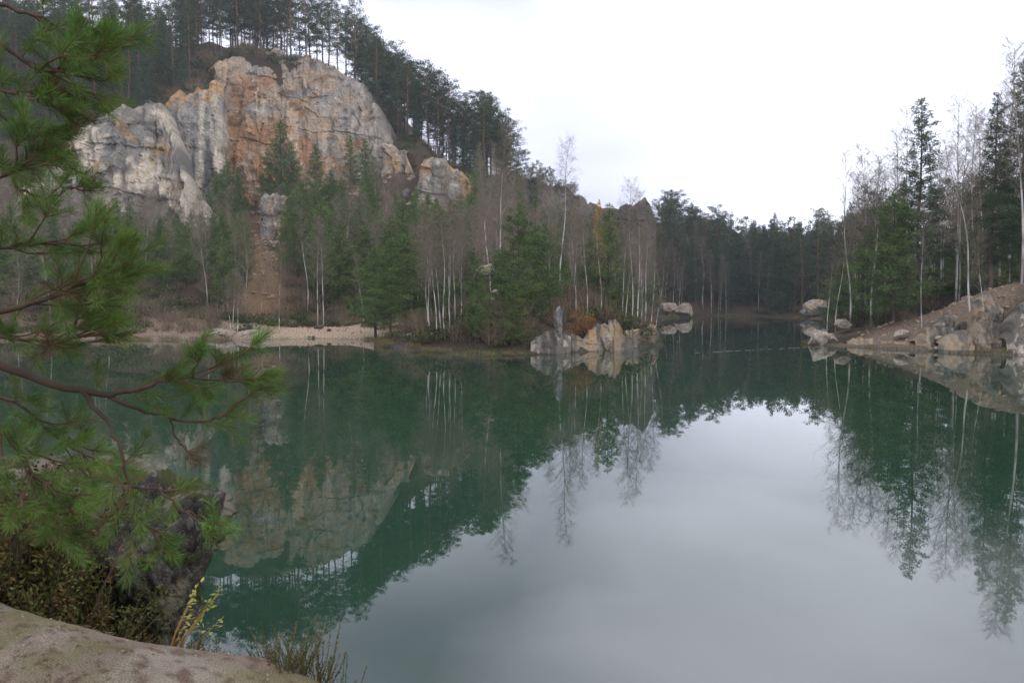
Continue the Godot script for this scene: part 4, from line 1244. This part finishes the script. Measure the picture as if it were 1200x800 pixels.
func heather_meshes(_k: int) -> Array:
	var t := Shape.new()
	var c := Shape.new()
	for k in 26:
		var a := rng.randf() * TAU
		var base := Vector3(cos(a), 0, sin(a)) * rng.randf() * 0.09
		var d := Vector3(cos(a) * rng.randf_range(0.1, 0.7), 1.0, sin(a) * rng.randf_range(0.1, 0.7)).normalized()
		var length := rng.randf_range(0.12, 0.34)
		var mid := base + d * length * 0.5 + jitter(0.012)
		var tip := base + d * length + Vector3(0, 0.015, 0)
		var col := tinted(Color(0.13, 0.075, 0.045), 0.25)
		t.tube(PackedVector3Array([base, mid, tip]), PackedFloat32Array([0.0028, 0.002, 0.0009]), 4, PackedColorArray([col, col, col]))
		var hue := tinted(Color(0.058, 0.085, 0.025), 0.3)
		if rng.randf() < 0.25: hue = tinted(Color(0.16, 0.10, 0.045), 0.25)
		for j in int(length * 260.0):
			var e := rng.randf_range(0.2, 1.0)
			var p := base.lerp(mid, e * 2.0) if e < 0.5 else mid.lerp(tip, e * 2.0 - 1.0)
			var w := (d * 0.9 + jitter(0.9)).normalized() * rng.randf_range(0.010, 0.022)
			c.blade(p, w, w.cross(jitter(1)).normalized() * 0.0022, tinted(hue, 0.25))
	return [t.made(), c.made()]


# ---------------------------------------------------------------- the near pine
func shoot(c: Shape, t: Shape, a: Vector3, b: Vector3, thick: float, hue: Color) -> void:
	t.tube(PackedVector3Array([a, b]), PackedFloat32Array([thick, thick * 0.6]), 5, PackedColorArray([Color(0.12, 0.075, 0.045), Color(0.14, 0.085, 0.045)]))
	var d := (b - a).normalized()
	var length := a.distance_to(b)
	var count := int(length * 760.0) + 18
	for k in count:
		var e := rng.randf()
		e = lerpf(0.12, 1.0, e)
		var p := a.lerp(b, e)
		var o := jitter(1.0)
		o = (o - d * o.dot(d)).normalized()
		var open := rng.randf_range(0.45, 1.1) if e < 0.93 else rng.randf_range(0.0, 0.8)
		var w := (d + o * open + Vector3(0, 0.12, 0)).normalized() * rng.randf_range(0.042, 0.068)
		c.blade(p, w, w.cross(jitter(1)).normalized() * 0.00085, tinted(hue, 0.38))


func bough(parent: Node3D, line: Array, r0: float, shoots: Array, seed_: int) -> void:
	# line: [bearing, elevation, distance] of points along the limb; shoots: [fraction, side twigs]
	rng.seed = seed_
	var t := Shape.new()
	var c := Shape.new()
	var pts := PackedVector3Array()
	for k in line.size() - 1:
		var a := spot(line[k][0], line[k][1], line[k][2])
		var b := spot(line[k + 1][0], line[k + 1][1], line[k + 1][2])
		for j in 4: pts.push_back(a.lerp(b, j / 4.0) + (jitter(0.008) if j else Vector3.ZERO))
	pts.push_back(spot(line[-1][0], line[-1][1], line[-1][2]))
	var rad := PackedFloat32Array()
	var cols := PackedColorArray()
	for k in pts.size():
		rad.push_back(lerpf(r0, 0.0035, pow(k / (pts.size() - 1.0), 0.8)))
		cols.push_back(tinted(Color(0.055, 0.042, 0.032).lerp(Color(0.075, 0.052, 0.034), k / float(pts.size())), 0.2))
	t.tube(pts, rad, 7, cols)
	for q in shoots:
		var f: float = q[0]
		var at := pts[int(f * (pts.size() - 1))]
		var ahead := (pts[mini(int(f * (pts.size() - 1)) + 1, pts.size() - 1)] - pts[maxi(int(f * (pts.size() - 1)) - 1, 0)]).normalized()
		var n: int = q[1]
		for k in n:
			var g := clampf(f + rng.randf_range(-0.07, 0.02), 0.0, 1.0)
			at = pts[int(g * (pts.size() - 1))].lerp(pts[mini(int(g * (pts.size() - 1)) + 1, pts.size() - 1)], fmod(g * (pts.size() - 1), 1.0))
			var sway := Vector3(rng.randf_range(-0.55, 0.6), rng.randf_range(-0.45, 0.6), rng.randf_range(-0.9, 0.9))
			var d := (ahead * 0.9 + sway).normalized()
			var reach: float = rng.randf_range(0.10, 0.24) * q[2]
			var fork := at + d * reach
			var twig_c := Color(0.075, 0.052, 0.034)
			t.tube(PackedVector3Array([at, at + d * reach * 0.5 + jitter(0.01), fork]), PackedFloat32Array([0.0042, 0.0034, 0.0026]), 5, PackedColorArray([twig_c, twig_c, twig_c]))
			var hue := tinted(Color(0.088, 0.148, 0.034), 0.34)
			if rng.randf() < 0.03: hue = Color(0.085, 0.065, 0.03)
			shoot(c, t, fork - d * 0.03, fork + (d + Vector3(0, 0.25, 0)).normalized() * rng.randf_range(0.07, 0.15), 0.0032, hue)
			for j in 3:
				var e := (d + jitter(1.0) + Vector3(0, 0.15, 0)).normalized()
				shoot(c, t, fork, fork + e * rng.randf_range(0.06, 0.12), 0.0028, tinted(hue, 0.12))
	if pts.size() > 14:
		for k in 5:
			var g := rng.randf_range(0.5, 0.98)
			var at := pts[int(g * (pts.size() - 1))]
			var d := (Vector3(0.5, 0.1, 0) + jitter(0.8)).normalized()
			var hue := tinted(Color(0.088, 0.148, 0.034), 0.34)
			var tip := at + d * rng.randf_range(0.05, 0.14)
			shoot(c, t, at, tip, 0.0026, hue)
			shoot(c, t, tip, tip + (d + jitter(0.6)).normalized() * rng.randf_range(0.05, 0.1), 0.0022, hue)
	var o := piece("bough", t.made(), M.bark, parent)
	piece("needles", c.made(), M.needles, o)


func build_near_pine() -> void:
	var foot := Vector3(-3.35, ledge_height(-3.35, 3.3) - 0.05, -3.3)
	var o := thing("overhanging_pine", "green pine with long needles overhanging the water from the ledge", "tree", Vector3.ZERO)
	var t := Shape.new()
	var pts := PackedVector3Array()
	var rad := PackedFloat32Array()
	var cols := PackedColorArray()
	for k in 9:
		pts.push_back(foot + Vector3(0.03 * sin(k * 1.3), k * 0.62, 0.03 * cos(k)))
		rad.push_back(0.13 - k * 0.011)
		cols.push_back(tinted(Color(0.10, 0.075, 0.055), 0.2))
	t.tube(pts, rad, 12, cols)
	piece("trunk", t.made(), M.bark, o)
	# limbs from the trunk out over the water
	bough(o, [[-330, 440, 3.3], [-150, 415, 3.2], [0, 428, 3.1], [60, 450, 3.1], [130, 463, 3.1], [165, 455, 3.1], [205, 440, 3.1], [240, 445, 3.1]], 0.028, [[0.72, 1, 0.59], [0.8, 1, 0.77], [0.9, 2, 0.85], [0.96, 2, 1.02], [1.0, 3, 1.1]], 101)
	bough(o, [[125, 463, 3.1], [160, 478, 3.15], [200, 490, 3.2], [240, 494, 3.2], [262, 486, 3.2]], 0.010, [[0.85, 1, 0.42], [0.97, 1, 0.68], [1.0, 1, 0.77]], 102)
	bough(o, [[200, 490, 3.2], [203, 508, 3.2], [212, 522, 3.2]], 0.005, [[1.0, 1, 0.34]], 103)
	bough(o, [[95, 458, 3.1], [125, 492, 3.05], [142, 530, 3.0], [155, 575, 3.0], [165, 610, 3.0]], 0.010, [[0.55, 1, 0.68], [0.7, 1, 0.77], [0.85, 1, 0.85], [1.0, 3, 0.94]], 104)
	bough(o, [[155, 570, 3.0], [185, 572, 3.0], [215, 600, 3.0], [235, 603, 3.0]], 0.006, [[0.4, 1, 0.51], [0.8, 1, 0.51], [1.0, 1, 0.51]], 105)
	bough(o, [[-330, 380, 3.3], [-120, 372, 3.0], [0, 365, 2.9], [48, 352, 2.9], [88, 335, 2.9], [120, 318, 2.9]], 0.020, [[0.5, 1, 1.02], [0.6, 2, 1.1], [0.7, 3, 1.1], [0.8, 3, 1.02], [0.9, 3, 0.94], [1.0, 2, 0.68]], 106)
	bough(o, [[-330, 330, 3.3], [-100, 310, 3.2], [0, 290, 3.2], [48, 285, 3.2], [96, 288, 3.2]], 0.016, [[0.55, 1, 0.94], [0.7, 2, 1.02], [0.85, 2, 0.85], [1.0, 2, 0.68]], 107)
	bough(o, [[-330, 240, 3.3], [-100, 150, 3.4], [0, 180, 3.4], [20, 222, 3.4], [52, 234, 3.4], [84, 218, 3.4]], 0.013, [[0.62, 1, 0.59], [0.85, 1, 0.59], [0.95, 1, 0.59], [1.0, 1, 0.59]], 108)
	bough(o, [[-330, 150, 3.3], [-120, 30, 3.1], [0, 48, 3.0], [24, 68, 3.0], [56, 84, 3.0], [92, 80, 3.0], [116, 66, 3.0]], 0.018, [[0.4, 1, 1.02], [0.55, 2, 1.02], [0.65, 3, 1.02], [0.78, 3, 0.85], [0.9, 2, 0.77], [1.0, 2, 0.59]], 109)
	bough(o, [[-330, 100, 3.3], [-120, -20, 3.3], [0, 5, 3.3], [40, 18, 3.3], [80, 36, 3.3], [94, 48, 3.3]], 0.015, [[0.45, 1, 1.02], [0.6, 2, 1.02], [0.75, 2, 0.85], [0.9, 1, 0.68], [1.0, 1, 0.51]], 110)
	bough(o, [[-330, 210, 3.3], [-120, 120, 3.2], [-20, 130, 3.1], [16, 140, 3.1], [40, 150, 3.1]], 0.014, [[0.7, 2, 0.94], [0.85, 2, 0.85], [1.0, 2, 0.68]], 111)
	bough(o, [[-330, 470, 3.3], [-120, 455, 3.3], [0, 500, 3.2], [32, 545, 3.2], [72, 590, 3.2]], 0.014, [[0.5, 2, 0.94], [0.65, 3, 1.02], [0.8, 3, 0.94], [0.92, 2, 0.85], [1.0, 2, 0.77]], 112)
	bough(o, [[-330, 450, 3.3], [-80, 440, 3.5], [16, 470, 3.5], [64, 510, 3.5], [104, 540, 3.5]], 0.013, [[0.5, 2, 1.02], [0.65, 3, 1.02], [0.8, 3, 0.94], [1.0, 2, 0.77]], 113)
	bough(o, [[-330, 400, 3.3], [-80, 400, 3.1], [8, 395, 3.0], [48, 400, 3.0], [84, 395, 3.0]], 0.013, [[0.6, 3, 1.02], [0.75, 3, 1.02], [0.9, 3, 0.85], [1.0, 2, 0.68]], 114)
	bough(o, [[-330, 260, 3.3], [-120, 210, 3.0], [-30, 215, 2.9], [8, 205, 2.9], [32, 190, 2.9]], 0.013, [[0.7, 2, 0.85], [0.85, 2, 0.77], [1.0, 1, 0.59]], 115)
	bough(o, [[-330, 520, 3.3], [-120, 540, 3.4], [-10, 570, 3.4], [32, 600, 3.4], [60, 615, 3.4]], 0.013, [[0.6, 2, 0.94], [0.75, 2, 0.94], [0.9, 2, 0.77], [1.0, 1, 0.68]], 116)
	bough(o, [[-330, 80, 3.3], [-100, 70, 3.1], [-20, 95, 3.0], [16, 110, 3.0], [44, 118, 3.0]], 0.012, [[0.7, 2, 0.85], [0.85, 2, 0.77], [1.0, 2, 0.59]], 117)
	for child in o.get_children(): child.position = -foot
	o.position = foot
